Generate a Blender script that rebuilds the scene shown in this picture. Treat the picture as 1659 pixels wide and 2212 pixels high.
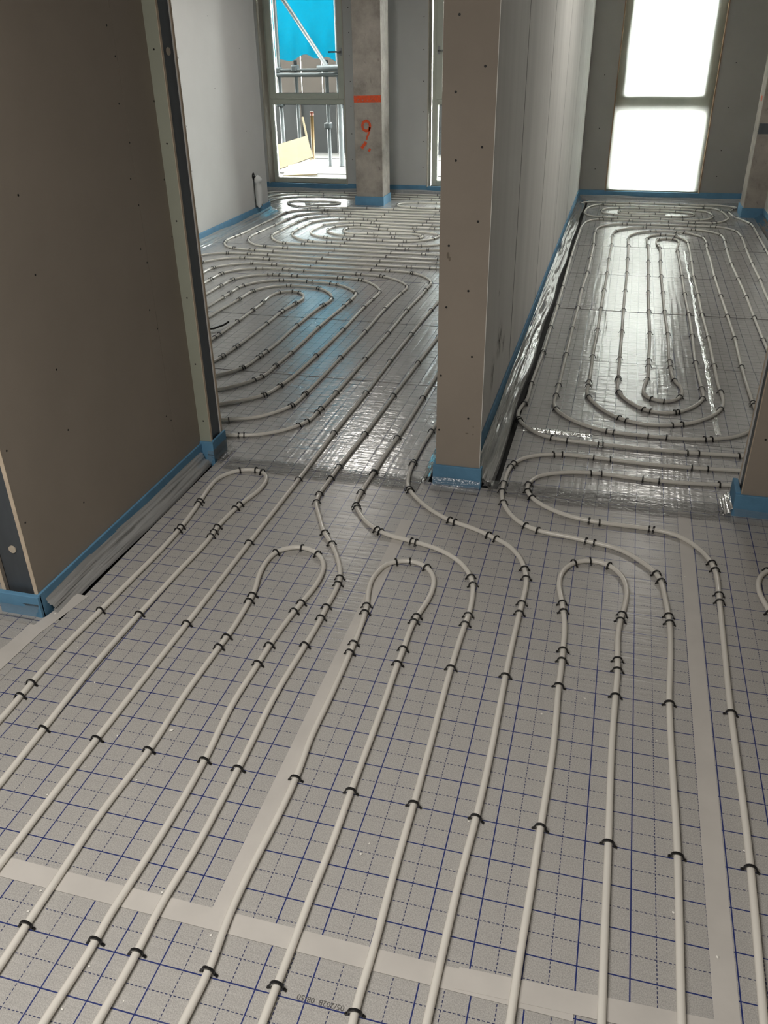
import bpy, math, random
import numpy as np

for o in list(bpy.data.objects):
    bpy.data.objects.remove(o)

# ---------------------------------------------------------------- camera
from mathutils import Matrix
sc_ = bpy.context.scene
cam = bpy.data.cameras.new('camera')
cam.sensor_fit = 'HORIZONTAL'
cam.sensor_width = 36.0
cam.lens = 1808.387 * 36.0 / 1659.0
cam.clip_start = .02
cam.clip_end = 200
co_ = bpy.data.objects.new('camera', cam)
sc_.collection.objects.link(co_)
R_ = ((0.96610664, 0.25771881, -0.01479761), (0.11485299, -0.48046994, -0.86945812), (-0.23118552, 0.83828972, -0.49378497))
C_ = (0.51300435, -1.33585966, 1.5753243)
co_.matrix_world = Matrix(((R_[0][0], -R_[1][0], -R_[2][0], C_[0]),
                           (R_[0][1], -R_[1][1], -R_[2][1], C_[1]),
                           (R_[0][2], -R_[1][2], -R_[2][2], C_[2]),
                           (0, 0, 0, 1)))
sc_.camera = co_

# ---------------------------------------------------------------- world: bright overcast sky
wd = bpy.data.worlds.new('sky')
sc_.world = wd
wd.use_nodes = True
bg = wd.node_tree.nodes['Background']
bg.inputs[0].default_value = (1.0, .985, .95, 1)
bg.inputs[1].default_value = 62.0

def area(name, loc, rot, sx, sy, power, col, portal=False):
    l = bpy.data.lights.new(name, 'AREA')
    l.shape = 'RECTANGLE'
    l.size, l.size_y = sx, sy
    l.energy = power
    l.color = col
    if portal:
        l.cycles.is_portal = True
    o = bpy.data.objects.new(name, l)
    sc_.collection.objects.link(o)
    o.location = loc
    o.rotation_euler = rot
    return o
H_ = math.pi / 2
for i, x in enumerate((-3.09, -1.15, .815)):
    area('window_portal', (x, 8.93, 1.25), (-H_, 0, 0), 1.05, 2.5, 1, (1, 1, 1), True)
# site lamp under the hall ceiling, behind and left of the camera
area('hall_lamp', (-.55, -1.25, 2.5), (0, 0, 0), 1.3, .9, 67, (1.0, .945, .88))
# added fill lights under the two room ceilings; no lamps are known there
area('room_fill', (1.0, 5.2, 2.5), (0, 0, 0), .35, 1.3, 16, (1.0, .96, .90))
area('room_fill', (-1.7, 5.6, 2.5), (0, 0, 0), .35, 1.3, 29, (1.0, .96, .90))

vs = sc_.view_settings
vs.view_transform = 'Standard'
vs.look = 'None'
vs.exposure = 0.0
vs.gamma = 1.0
vs.use_curve_mapping = False

sc_.cycles.adaptive_threshold = .1
sc_.cycles.caustics_reflective = False
sc_.cycles.caustics_refractive = False
sc_.cycles.max_bounces = 5
sc_.cycles.diffuse_bounces = 3
sc_.cycles.glossy_bounces = 2
sc_.cycles.transmission_bounces = 4
sc_.cycles.transparent_max_bounces = 6

# plan of every pipe run (metres) and the spots of its clips
PIPES = {
 'u1': ([(-0.927,-1.250),(-0.927,0.004),(-0.929,0.066),(-0.933,0.122),(-0.939,0.309),(-0.932,0.488),(-0.924,0.704),(-0.918,0.886),(-0.921,1.026),(-0.939,1.226),(-0.955,1.344),(-0.953,1.449),(-0.894,1.528),(-0.828,1.544),(-0.783,1.522),(-0.757,1.474),(-0.751,1.393),(-0.778,1.249),(-0.790,1.074),(-0.785,1.013),(-0.794,0.750),(-0.801,0.514),(-0.804,0.256),(-0.793,0.005),(-0.785,-0.187),(-0.785,-1.250)],
  [(-0.934,0.094),(-0.936,0.149),(-0.932,0.503),(-0.925,1.011),(-0.920,1.038),(-0.940,1.215),(-0.940,1.239),(-0.895,1.518),(-0.830,1.537),(-0.799,1.529),(-0.778,1.216),(-0.773,1.249),(-0.784,1.071),(-0.782,1.033),(-0.783,1.003),(-0.796,0.515),(-0.791,0.002)]),
 'u2': ([(-0.488,-1.250),(-0.488,-0.584),(-0.491,-0.491),(-0.494,-0.364),(-0.497,-0.211),(-0.486,-0.002),(-0.492,0.203),(-0.487,0.432),(-0.485,0.478),(-0.492,0.673),(-0.494,0.705),(-0.519,0.817),(-0.526,0.896),(-0.512,0.969),(-0.441,1.012),(-0.372,0.987),(-0.325,0.922),(-0.313,0.839),(-0.326,0.694),(-0.332,0.648),(-0.345,0.472),(-0.346,0.385),(-0.349,0.206),(-0.333,0.000),(-0.330,-0.222),(-0.334,-0.359),(-0.337,-0.438),(-0.334,-0.495),(-0.339,-0.650),(-0.339,-1.250)],
  [(-0.483,-0.000),(-0.491,-0.498),(-0.331,0.002),(-0.331,-0.494),(-0.482,0.423),(-0.484,0.474),(-0.486,0.663),(-0.492,0.697),(-0.513,0.956),(-0.437,1.009),(-0.373,0.979),(-0.323,0.693),(-0.331,0.644),(-0.343,0.467),(-0.345,0.381)]),
 'u3': ([(-0.090,-1.250),(-0.090,-0.586),(-0.087,-0.493),(-0.097,-0.379),(-0.098,-0.287),(-0.092,-0.125),(-0.091,0.003),(-0.101,0.149),(-0.100,0.291),(-0.103,0.494),(-0.104,0.543),(-0.113,0.689),(-0.120,0.738),(-0.134,0.800),(-0.144,0.880),(-0.133,0.940),(-0.127,0.970),(-0.090,1.002),(-0.045,1.017),(0.013,0.997),(0.052,0.942),(0.065,0.862),(0.049,0.716),(0.045,0.685),(0.045,0.552),(0.045,0.482),(0.049,0.310),(0.051,-0.005),(0.053,-0.176),(0.051,-0.306),(0.052,-0.421),(0.051,-0.492),(0.051,-0.560),(0.051,-1.250)],
  [(-0.092,0.004),(-0.087,-0.493),(0.050,-0.003),(0.053,-0.489),(-0.117,0.728),(-0.110,0.692),(-0.101,0.536),(-0.101,0.492),(-0.089,0.997),(-0.045,1.008),(0.019,0.986),(0.046,0.711),(0.046,0.681),(0.046,0.545),(0.046,0.478)]),
 'u4': ([(0.489,-1.250),(0.489,-0.447),(0.491,-0.308),(0.496,-0.142),(0.499,-0.006),(0.505,0.284),(0.500,0.493),(0.500,0.611),(0.499,0.653),(0.491,0.813),(0.485,0.848),(0.478,0.897),(0.459,0.999),(0.464,1.070),(0.498,1.137),(0.550,1.164),(0.612,1.150),(0.659,1.089),(0.675,1.011),(0.669,0.918),(0.663,0.873),(0.657,0.835),(0.654,0.649),(0.655,0.602),(0.652,0.488),(0.648,0.320),(0.649,0.000),(0.649,-0.207),(0.650,-0.406),(0.650,-1.250)],
  [(0.499,0.495),(0.497,0.604),(0.499,0.652),(0.487,0.844),(0.480,0.887),(0.502,1.130),(0.553,1.160),(0.614,1.143),(0.661,0.872),(0.660,0.838),(0.656,0.645),(0.655,0.600),(0.653,0.490),(0.498,0.002),(0.648,-0.002)]),
 'u5': ([(1.114,-1.150),(1.114,-0.347),(1.116,-0.208),(1.121,-0.042),(1.124,0.094),(1.130,0.384),(1.125,0.593),(1.125,0.711),(1.124,0.753),(1.116,0.913),(1.110,0.948),(1.103,0.997),(1.084,1.099),(1.089,1.170),(1.123,1.237),(1.175,1.264),(1.237,1.250),(1.284,1.189),(1.300,1.111),(1.294,1.018),(1.288,0.973),(1.282,0.935),(1.279,0.749),(1.280,0.702),(1.277,0.588),(1.273,0.420),(1.274,0.100),(1.274,-0.107),(1.275,-0.306),(1.275,-1.150)],
  [(1.124,0.595),(1.122,0.704),(1.124,0.752),(1.112,0.944),(1.105,0.987),(1.127,1.230),(1.178,1.260),(1.239,1.243),(1.286,0.972),(1.285,0.938),(1.281,0.745),(1.280,0.700),(1.278,0.590),(1.123,0.102),(1.273,0.098)]),
 'coil_a': ([(-0.636,-1.250),(-0.636,-0.385),(-0.638,-0.212),(-0.637,0.002),(-0.633,0.506),(-0.632,0.995),(-0.629,1.505),(-0.631,1.981),(-0.624,2.483),(-0.625,2.973),(-0.622,3.465),(-0.612,3.995),(-0.605,4.264),(-0.610,4.850),(-0.630,5.000),(-0.680,5.070),(-0.863,5.105),(-1.050,5.106),(-1.293,5.115),(-1.799,5.130),(-2.211,5.145),(-2.270,5.147),(-2.454,5.142),(-2.547,5.115),(-2.623,5.052),(-2.701,4.939),(-2.734,4.851),(-2.749,4.677),(-2.780,4.300),(-2.780,2.200),(-2.740,2.060),(-2.620,1.980),(-1.289,1.970),(-1.165,2.009),(-1.034,2.074),(-0.977,2.146),(-0.933,2.236),(-0.921,2.409),(-0.913,2.974),(-0.909,3.464),(-0.916,3.962),(-0.905,4.355),(-0.905,4.540),(-0.989,4.667),(-1.160,4.783),(-1.352,4.812),(-1.804,4.832),(-2.165,4.831),(-2.306,4.764),(-2.389,4.633),(-2.400,4.448),(-2.400,4.318),(-2.400,4.113),(-2.400,3.500),(-2.400,2.500),(-2.360,2.350),(-2.250,2.290),(-1.452,2.308),(-1.382,2.359),(-1.311,2.431),(-1.251,2.532),(-1.228,2.594),(-1.221,2.770),(-1.213,2.987),(-1.218,3.491),(-1.204,3.991),(-1.202,4.182),(-1.216,4.290),(-1.290,4.389),(-1.423,4.490),(-1.641,4.524),(-1.877,4.520),(-2.008,4.448),(-2.080,4.335),(-2.097,4.120),(-2.098,4.008),(-2.102,3.760),(-2.105,3.638),(-2.100,3.000),(-2.100,2.820),(-2.060,2.680),(-1.950,2.620),(-1.720,2.620),(-1.620,2.670),(-1.587,2.759),(-1.577,2.848),(-1.568,3.016),(-1.563,3.488),(-1.565,3.773),(-1.545,3.960),(-1.536,4.069),(-1.557,4.152),(-1.619,4.229),(-1.674,4.241),(-1.754,4.201),(-1.783,4.083),(-1.772,3.934),(-1.769,3.749),(-1.768,3.499),(-1.766,3.216),(-1.769,3.116),(-1.765,2.957),(-1.780,2.900),(-1.810,2.800),(-1.880,2.760),(-1.950,2.800),(-1.980,2.900),(-1.993,3.432),(-1.989,3.546),(-1.982,3.753),(-1.965,3.979),(-1.952,4.201),(-1.879,4.324),(-1.771,4.380),(-1.644,4.387),(-1.522,4.365),(-1.415,4.272),(-1.352,4.164),(-1.336,4.068),(-1.348,3.960),(-1.363,3.495),(-1.361,2.985),(-1.369,2.879),(-1.386,2.692),(-1.429,2.609),(-1.480,2.550),(-1.543,2.497),(-1.900,2.460),(-2.100,2.460),(-2.220,2.520),(-2.260,2.660),(-2.260,3.400),(-2.257,3.874),(-2.251,4.021),(-2.246,4.291),(-2.229,4.478),(-2.151,4.597),(-2.014,4.662),(-1.826,4.669),(-1.456,4.677),(-1.293,4.655),(-1.138,4.515),(-1.064,4.367),(-1.060,4.190),(-1.063,3.971),(-1.054,3.474),(-1.058,2.977),(-1.085,2.495),(-1.117,2.343),(-1.196,2.250),(-1.290,2.179),(-1.367,2.132),(-2.200,2.130),(-2.420,2.130),(-2.520,2.200),(-2.550,2.340),(-2.550,3.800),(-2.544,4.348),(-2.545,4.607),(-2.532,4.791),(-2.440,4.906),(-2.298,4.980),(-2.113,4.983),(-1.796,4.966),(-1.289,4.963),(-0.962,4.928),(-0.817,4.802),(-0.760,4.680),(-0.754,4.514),(-0.766,3.954),(-0.763,3.465),(-0.769,2.980),(-0.772,2.457),(-0.782,2.197),(-0.791,2.079),(-0.814,2.026),(-0.892,1.928),(-0.956,1.884),(-1.027,1.858),(-1.111,1.843),(-1.221,1.829),(-2.500,1.820),(-2.800,1.830),(-2.910,1.900),(-2.950,2.040),(-2.950,4.600),(-2.942,4.988),(-2.891,5.084),(-2.830,5.163),(-2.747,5.244),(-2.645,5.287),(-2.449,5.293),(-2.286,5.287),(-1.794,5.258),(-1.306,5.258),(-0.849,5.260),(-0.620,5.250),(-0.520,5.200),(-0.460,5.060),(-0.450,4.600),(-0.452,3.469),(-0.467,2.971),(-0.480,2.481),(-0.490,1.989),(-0.495,1.994),(-0.503,1.654),(-0.504,1.534),(-0.506,1.401),(-0.496,1.335),(-0.448,1.236),(-0.393,1.127),(-0.346,1.064),(-0.287,0.961),(-0.250,0.868),(-0.243,0.821),(-0.241,0.689),(-0.239,0.633),(-0.242,0.498),(-0.249,0.293),(-0.240,-0.004),(-0.238,-0.111),(-0.238,-0.256),(-0.245,-0.382),(-0.241,-0.494),(-0.243,-0.626),(-0.243,-1.250)],
  [(-0.637,0.003),(-0.629,1.975),(-0.627,1.499),(-0.632,0.995),(-0.633,0.506),(-0.624,2.483),(-0.624,2.970),(-0.621,3.462),(-0.610,3.985),(-2.691,4.933),(-2.699,4.921),(-2.461,5.127),(-2.421,5.129),(-2.262,5.135),(-2.206,5.132),(-1.794,5.117),(-1.288,5.103),(-1.047,5.094),(-1.008,5.094),(-0.861,5.093),(-0.810,5.088),(-2.394,4.422),(-2.391,4.453),(-2.387,4.600),(-2.379,4.628),(-2.189,4.813),(-2.136,4.818),(-1.975,4.829),(-1.917,4.830),(-1.797,4.821),(-1.369,4.801),(-1.331,4.798),(-1.174,4.778),(-1.146,4.769),(-0.905,4.542),(-0.902,4.344),(-0.913,3.952),(-0.906,3.454),(-0.910,2.966),(-0.917,2.407),(-0.920,2.390),(-0.926,2.241),(-0.934,2.226),(-1.162,2.003),(-2.093,3.998),(-2.095,4.096),(-2.092,4.124),(-2.084,4.246),(-2.076,4.320),(-1.875,4.508),(-1.844,4.510),(-1.663,4.512),(-1.621,4.511),(-1.476,4.496),(-1.419,4.479),(-1.220,4.291),(-1.202,4.064),(-1.200,4.094),(-1.201,3.964),(-1.212,3.475),(-1.210,2.979),(-1.217,2.768),(-1.218,2.751),(-1.227,2.586),(-1.247,2.528),(-1.766,3.150),(-1.770,3.213),(-1.765,3.493),(-1.769,3.739),(-1.766,3.751),(-1.771,3.923),(-1.770,3.944),(-1.747,4.191),(-1.670,4.230),(-1.615,4.218),(-1.547,3.941),(-1.542,3.963),(-1.566,3.722),(-1.566,3.770),(-1.559,3.479),(-1.571,3.000),(-1.569,3.038),(-1.581,2.823),(-1.576,2.854),(-1.963,3.960),(-1.960,3.982),(-1.950,4.176),(-1.939,4.197),(-1.767,4.369),(-1.735,4.371),(-1.529,4.361),(-1.504,4.352),(-1.343,4.128),(-1.350,3.933),(-1.347,3.966),(-1.360,3.486),(-1.359,2.976),(-1.363,2.907),(-1.367,2.868),(-1.385,2.678),(-1.378,2.696),(-2.243,4.261),(-2.241,4.295),(-2.228,4.446),(-2.220,4.473),(-2.021,4.648),(-1.986,4.655),(-1.936,4.655),(-1.834,4.654),(-1.789,4.659),(-1.475,4.666),(-1.432,4.664),(-1.303,4.645),(-1.274,4.636),(-1.063,4.356),(-1.058,4.149),(-1.060,3.961),(-1.053,3.464),(-1.060,2.968),(-1.080,2.488),(-1.085,2.474),(-1.120,2.333),(-1.109,2.345),(-2.528,4.767),(-2.518,4.786),(-2.296,4.968),(-2.282,4.970),(-2.121,4.968),(-2.079,4.970),(-1.792,4.954),(-1.292,4.950),(-1.180,4.946),(-1.143,4.942),(-0.972,4.918),(-0.954,4.912),(-0.762,4.677),(-0.751,4.475),(-0.763,3.944),(-0.761,3.455),(-0.767,2.972),(-0.769,2.450),(-0.777,2.234),(-0.781,2.184),(-0.789,2.070),(-0.813,2.019),(-1.045,1.847),(-1.021,1.853),(-2.649,5.273),(-2.631,5.276),(-2.461,5.280),(-2.428,5.278),(-2.279,5.275),(-1.790,5.245),(-1.304,5.245),(-0.845,5.247),(-0.241,-0.003),(-0.239,-0.495),(-0.241,0.494),(-0.240,0.631),(-0.241,0.691),(-0.242,0.821),(-0.247,0.857),(-0.340,1.061),(-0.390,1.123),(-0.495,1.334),(-0.502,1.402),(-0.504,1.539),(-0.499,1.649),(-0.490,1.996),(-0.479,2.478),(-0.468,2.976),(-0.454,3.452)]),
 'coil_b': ([(0.211,-1.250),(0.211,-0.519),(0.209,-0.483),(0.210,-0.390),(0.207,-0.244),(0.205,-0.112),(0.205,-0.005),(0.202,0.208),(0.197,0.499),(0.200,0.705),(0.202,0.754),(0.195,0.880),(0.188,0.926),(0.172,0.971),(0.123,1.046),(0.047,1.104),(-0.062,1.141),(-0.180,1.170),(-0.243,1.214),(-0.320,1.312),(-0.339,1.344),(-0.349,1.458),(-0.346,1.636),(-0.344,1.834),(-0.336,1.996),(-0.329,2.481),(-0.327,2.861),(-0.320,4.500),(-0.320,5.150),(-0.360,5.300),(-0.480,5.390),(-0.779,5.401),(-0.866,5.400),(-1.295,5.413),(-1.794,5.416),(-2.290,5.423),(-2.459,5.435),(-2.512,5.440),(-2.680,5.479),(-2.753,5.528),(-2.827,5.632),(-2.857,5.715),(-2.871,5.807),(-2.861,5.940),(-2.849,6.037),(-2.840,6.508),(-2.827,6.761),(-2.831,7.007),(-2.822,7.163),(-2.759,7.274),(-2.662,7.342),(-2.475,7.356),(-2.285,7.371),(-1.788,7.369),(-1.293,7.369),(-1.166,7.361),(-0.900,7.360),(-0.420,7.360)],
  [(0.205,-0.004),(0.210,-0.499),(0.199,0.495),(0.201,0.707),(0.202,0.753),(0.188,0.921),(0.175,0.967),(-0.052,1.138),(-0.072,1.142),(-0.193,1.179),(-0.214,1.190),(-0.332,1.327),(-0.339,1.348),(-0.348,1.453),(-0.341,1.627),(-0.350,1.637),(-0.336,1.990),(-0.328,2.478),(-0.862,5.387),(-1.292,5.400),(-1.788,5.403),(-2.470,7.339),(-2.432,7.346),(-2.280,7.355),(-1.781,7.353),(-1.288,7.353),(-2.283,5.410),(-2.455,5.422),(-2.505,5.425),(-2.654,5.460),(-2.674,5.466),(-2.837,5.665),(-2.847,5.729),(-2.855,5.926),(-2.842,6.020),(-2.834,6.493),(-2.820,7.137),(-2.812,7.156),(-2.652,7.326),(-2.625,7.335)]),
 'coil_c': ([(0.342,-1.250),(0.342,-0.485),(0.343,-0.351),(0.346,-0.168),(0.353,-0.009),(0.353,0.424),(0.352,0.496),(0.354,0.803),(0.355,0.854),(0.353,1.001),(0.340,1.062),(0.303,1.150),(0.260,1.203),(0.206,1.238),(0.122,1.285),(0.039,1.317),(-0.055,1.384),(-0.134,1.470),(-0.174,1.530),(-0.195,1.607),(-0.205,1.691),(-0.208,1.768),(-0.200,2.183),(-0.200,3.500),(-0.190,7.250),(-0.220,7.380),(-0.330,7.480),(-0.700,7.500),(-1.196,7.510),(-1.284,7.503),(-1.774,7.526),(-2.066,7.539),(-2.275,7.517),(-2.593,7.494),(-2.812,7.513),(-2.912,7.568),(-3.002,7.675),(-3.029,7.771),(-2.970,7.822),(-2.800,7.840),(-2.520,7.860),(-2.440,7.820),(-2.450,7.740),(-2.550,7.690),(-2.800,7.670)],
  [(0.352,-0.007),(0.352,0.500),(0.354,0.802),(0.354,0.856),(0.348,1.002),(0.342,1.058),(0.219,1.228),(0.187,1.241),(0.054,1.306),(0.030,1.315),(-0.165,1.510),(-0.174,1.524),(-0.205,1.763),(-0.206,1.744),(-0.199,2.090),(-1.281,7.486),(-1.770,7.509),(-2.061,7.522),(-2.269,7.500),(-2.587,7.477),(-2.809,7.505)]),
 'coil_d': ([(-0.420,7.210),(-0.800,7.210),(-1.136,7.209),(-1.279,7.208),(-1.786,7.207),(-2.220,7.230),(-2.395,7.212),(-2.443,7.204),(-2.607,7.090),(-2.657,6.995),(-2.676,6.822),(-2.694,6.507),(-2.711,6.153),(-2.720,6.044),(-2.709,5.934),(-2.681,5.826),(-2.609,5.707),(-2.513,5.618),(-2.438,5.595),(-2.256,5.574),(-2.212,5.570),(-1.793,5.571),(-1.293,5.558),(-1.031,5.560),(-0.997,5.558),(-0.812,5.566),(-0.700,5.570),(-0.620,5.620),(-0.570,5.760),(-0.570,6.700),(-0.610,6.840),(-0.720,6.910),(-0.900,6.910),(-1.077,6.910),(-1.287,6.920),(-1.791,6.933),(-1.929,6.932),(-2.167,6.906),(-2.281,6.844),(-2.338,6.792),(-2.384,6.703),(-2.396,6.523),(-2.405,6.351),(-2.394,6.195),(-2.372,6.110),(-2.287,5.986),(-2.196,5.902),(-2.136,5.877),(-2.086,5.860),(-1.954,5.859),(-1.789,5.861),(-1.269,5.852),(-1.104,5.872),(-1.015,5.901),(-0.945,5.962),(-0.904,6.034),(-0.870,6.150),(-0.870,6.420),(-0.910,6.530),(-1.009,6.563),(-1.166,6.607),(-1.350,6.610),(-1.715,6.634),(-1.942,6.642),(-2.042,6.596),(-2.093,6.537),(-2.120,6.404),(-2.091,6.306),(-1.995,6.209),(-1.893,6.168),(-1.794,6.163),(-1.607,6.163),(-1.411,6.149),(-1.244,6.144),(-1.187,6.175),(-1.167,6.240),(-1.209,6.304),(-1.288,6.332),(-1.496,6.310),(-1.705,6.288),(-1.847,6.262),(-1.925,6.308),(-1.962,6.396),(-1.950,6.488),(-1.889,6.529),(-1.652,6.491),(-1.569,6.477),(-1.294,6.448),(-1.137,6.402),(-1.062,6.357),(-1.031,6.276),(-1.058,6.169),(-1.156,6.067),(-1.273,6.012),(-1.293,6.008),(-1.538,6.008),(-1.855,6.014),(-2.010,6.039),(-2.092,6.071),(-2.172,6.130),(-2.237,6.235),(-2.254,6.342),(-2.241,6.464),(-2.217,6.603),(-2.149,6.686),(-2.025,6.773),(-1.988,6.779),(-1.778,6.778),(-1.294,6.761),(-1.123,6.762),(-1.046,6.753),(-0.900,6.760),(-0.780,6.720),(-0.720,6.600),(-0.720,6.050),(-0.760,5.880),(-0.854,5.778),(-0.908,5.750),(-1.017,5.723),(-1.179,5.709),(-1.289,5.712),(-1.794,5.738),(-2.118,5.743),(-2.150,5.743),(-2.295,5.751),(-2.327,5.758),(-2.409,5.818),(-2.494,5.930),(-2.536,6.026),(-2.547,6.112),(-2.546,6.269),(-2.542,6.496),(-2.531,6.696),(-2.508,6.881),(-2.436,6.983),(-2.330,7.066),(-2.112,7.084),(-1.785,7.079),(-1.287,7.065),(-1.106,7.057),(-0.800,7.060),(-0.420,7.060)],
  [(-0.994,5.545),(-1.028,5.547),(-1.290,5.545),(-1.788,5.558),(-2.445,7.186),(-2.390,7.196),(-2.215,7.214),(-2.147,7.217),(-1.780,7.191),(-1.275,7.192),(-2.209,5.556),(-2.251,5.560),(-2.419,5.581),(-2.440,5.583),(-2.676,5.812),(-2.700,5.920),(-2.704,6.132),(-2.705,6.110),(-2.688,6.492),(-2.670,6.785),(-2.668,6.827),(-2.655,6.956),(-2.646,6.988),(-2.442,7.187),(-1.101,5.858),(-1.134,5.851),(-1.265,5.839),(-1.293,5.840),(-1.785,5.847),(-1.906,5.840),(-1.950,5.845),(-2.162,6.890),(-2.101,6.901),(-1.923,6.917),(-1.880,6.916),(-1.786,6.917),(-1.283,6.904),(-2.081,5.846),(-2.133,5.862),(-2.380,6.128),(-2.389,6.198),(-2.399,6.336),(-2.391,6.508),(-2.379,6.667),(-2.373,6.697),(-1.120,6.747),(-1.195,6.744),(-1.290,6.746),(-1.773,6.763),(-1.802,6.765),(-1.983,6.764),(-2.020,6.757),(-2.210,6.588),(-2.217,6.567),(-2.047,6.037),(-2.006,6.025),(-1.851,6.000),(-1.810,5.998),(-1.780,5.996),(-1.534,5.993),(-1.481,5.994),(-1.288,5.995),(-1.268,5.999),(-1.050,6.166),(-1.045,6.310),(-1.290,6.433),(-1.309,6.437),(-1.563,6.459),(-1.648,6.476),(-1.941,6.473),(-1.950,6.427),(-1.949,6.353),(-1.699,6.274),(-1.641,6.278),(-1.490,6.296),(-1.438,6.302),(-1.179,6.267),(-1.184,6.160),(-1.408,6.135),(-1.436,6.136),(-1.573,6.148),(-1.601,6.149),(-1.790,6.148),(-1.887,6.154),(-2.092,6.297),(-2.113,6.397),(-2.088,6.522),(-1.938,6.627),(-1.870,6.628),(-1.710,6.619),(-1.678,6.613),(-1.345,6.595),(-1.310,6.594),(-1.186,6.595),(-1.140,6.589),(-1.001,5.712),(-1.017,5.708),(-1.176,5.696),(-1.204,5.693),(-1.285,5.699),(-1.789,5.725),(-2.331,7.049),(-2.313,7.052),(-2.123,7.069),(-2.098,7.070),(-1.780,7.063),(-1.284,7.049),(-2.113,5.729),(-2.145,5.730),(-2.291,5.737),(-2.325,5.743),(-2.529,6.012),(-2.540,6.254),(-2.540,6.225),(-2.535,6.489),(-2.529,6.668),(-2.523,6.709),(-2.503,6.857),(-2.494,6.880)]),
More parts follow.
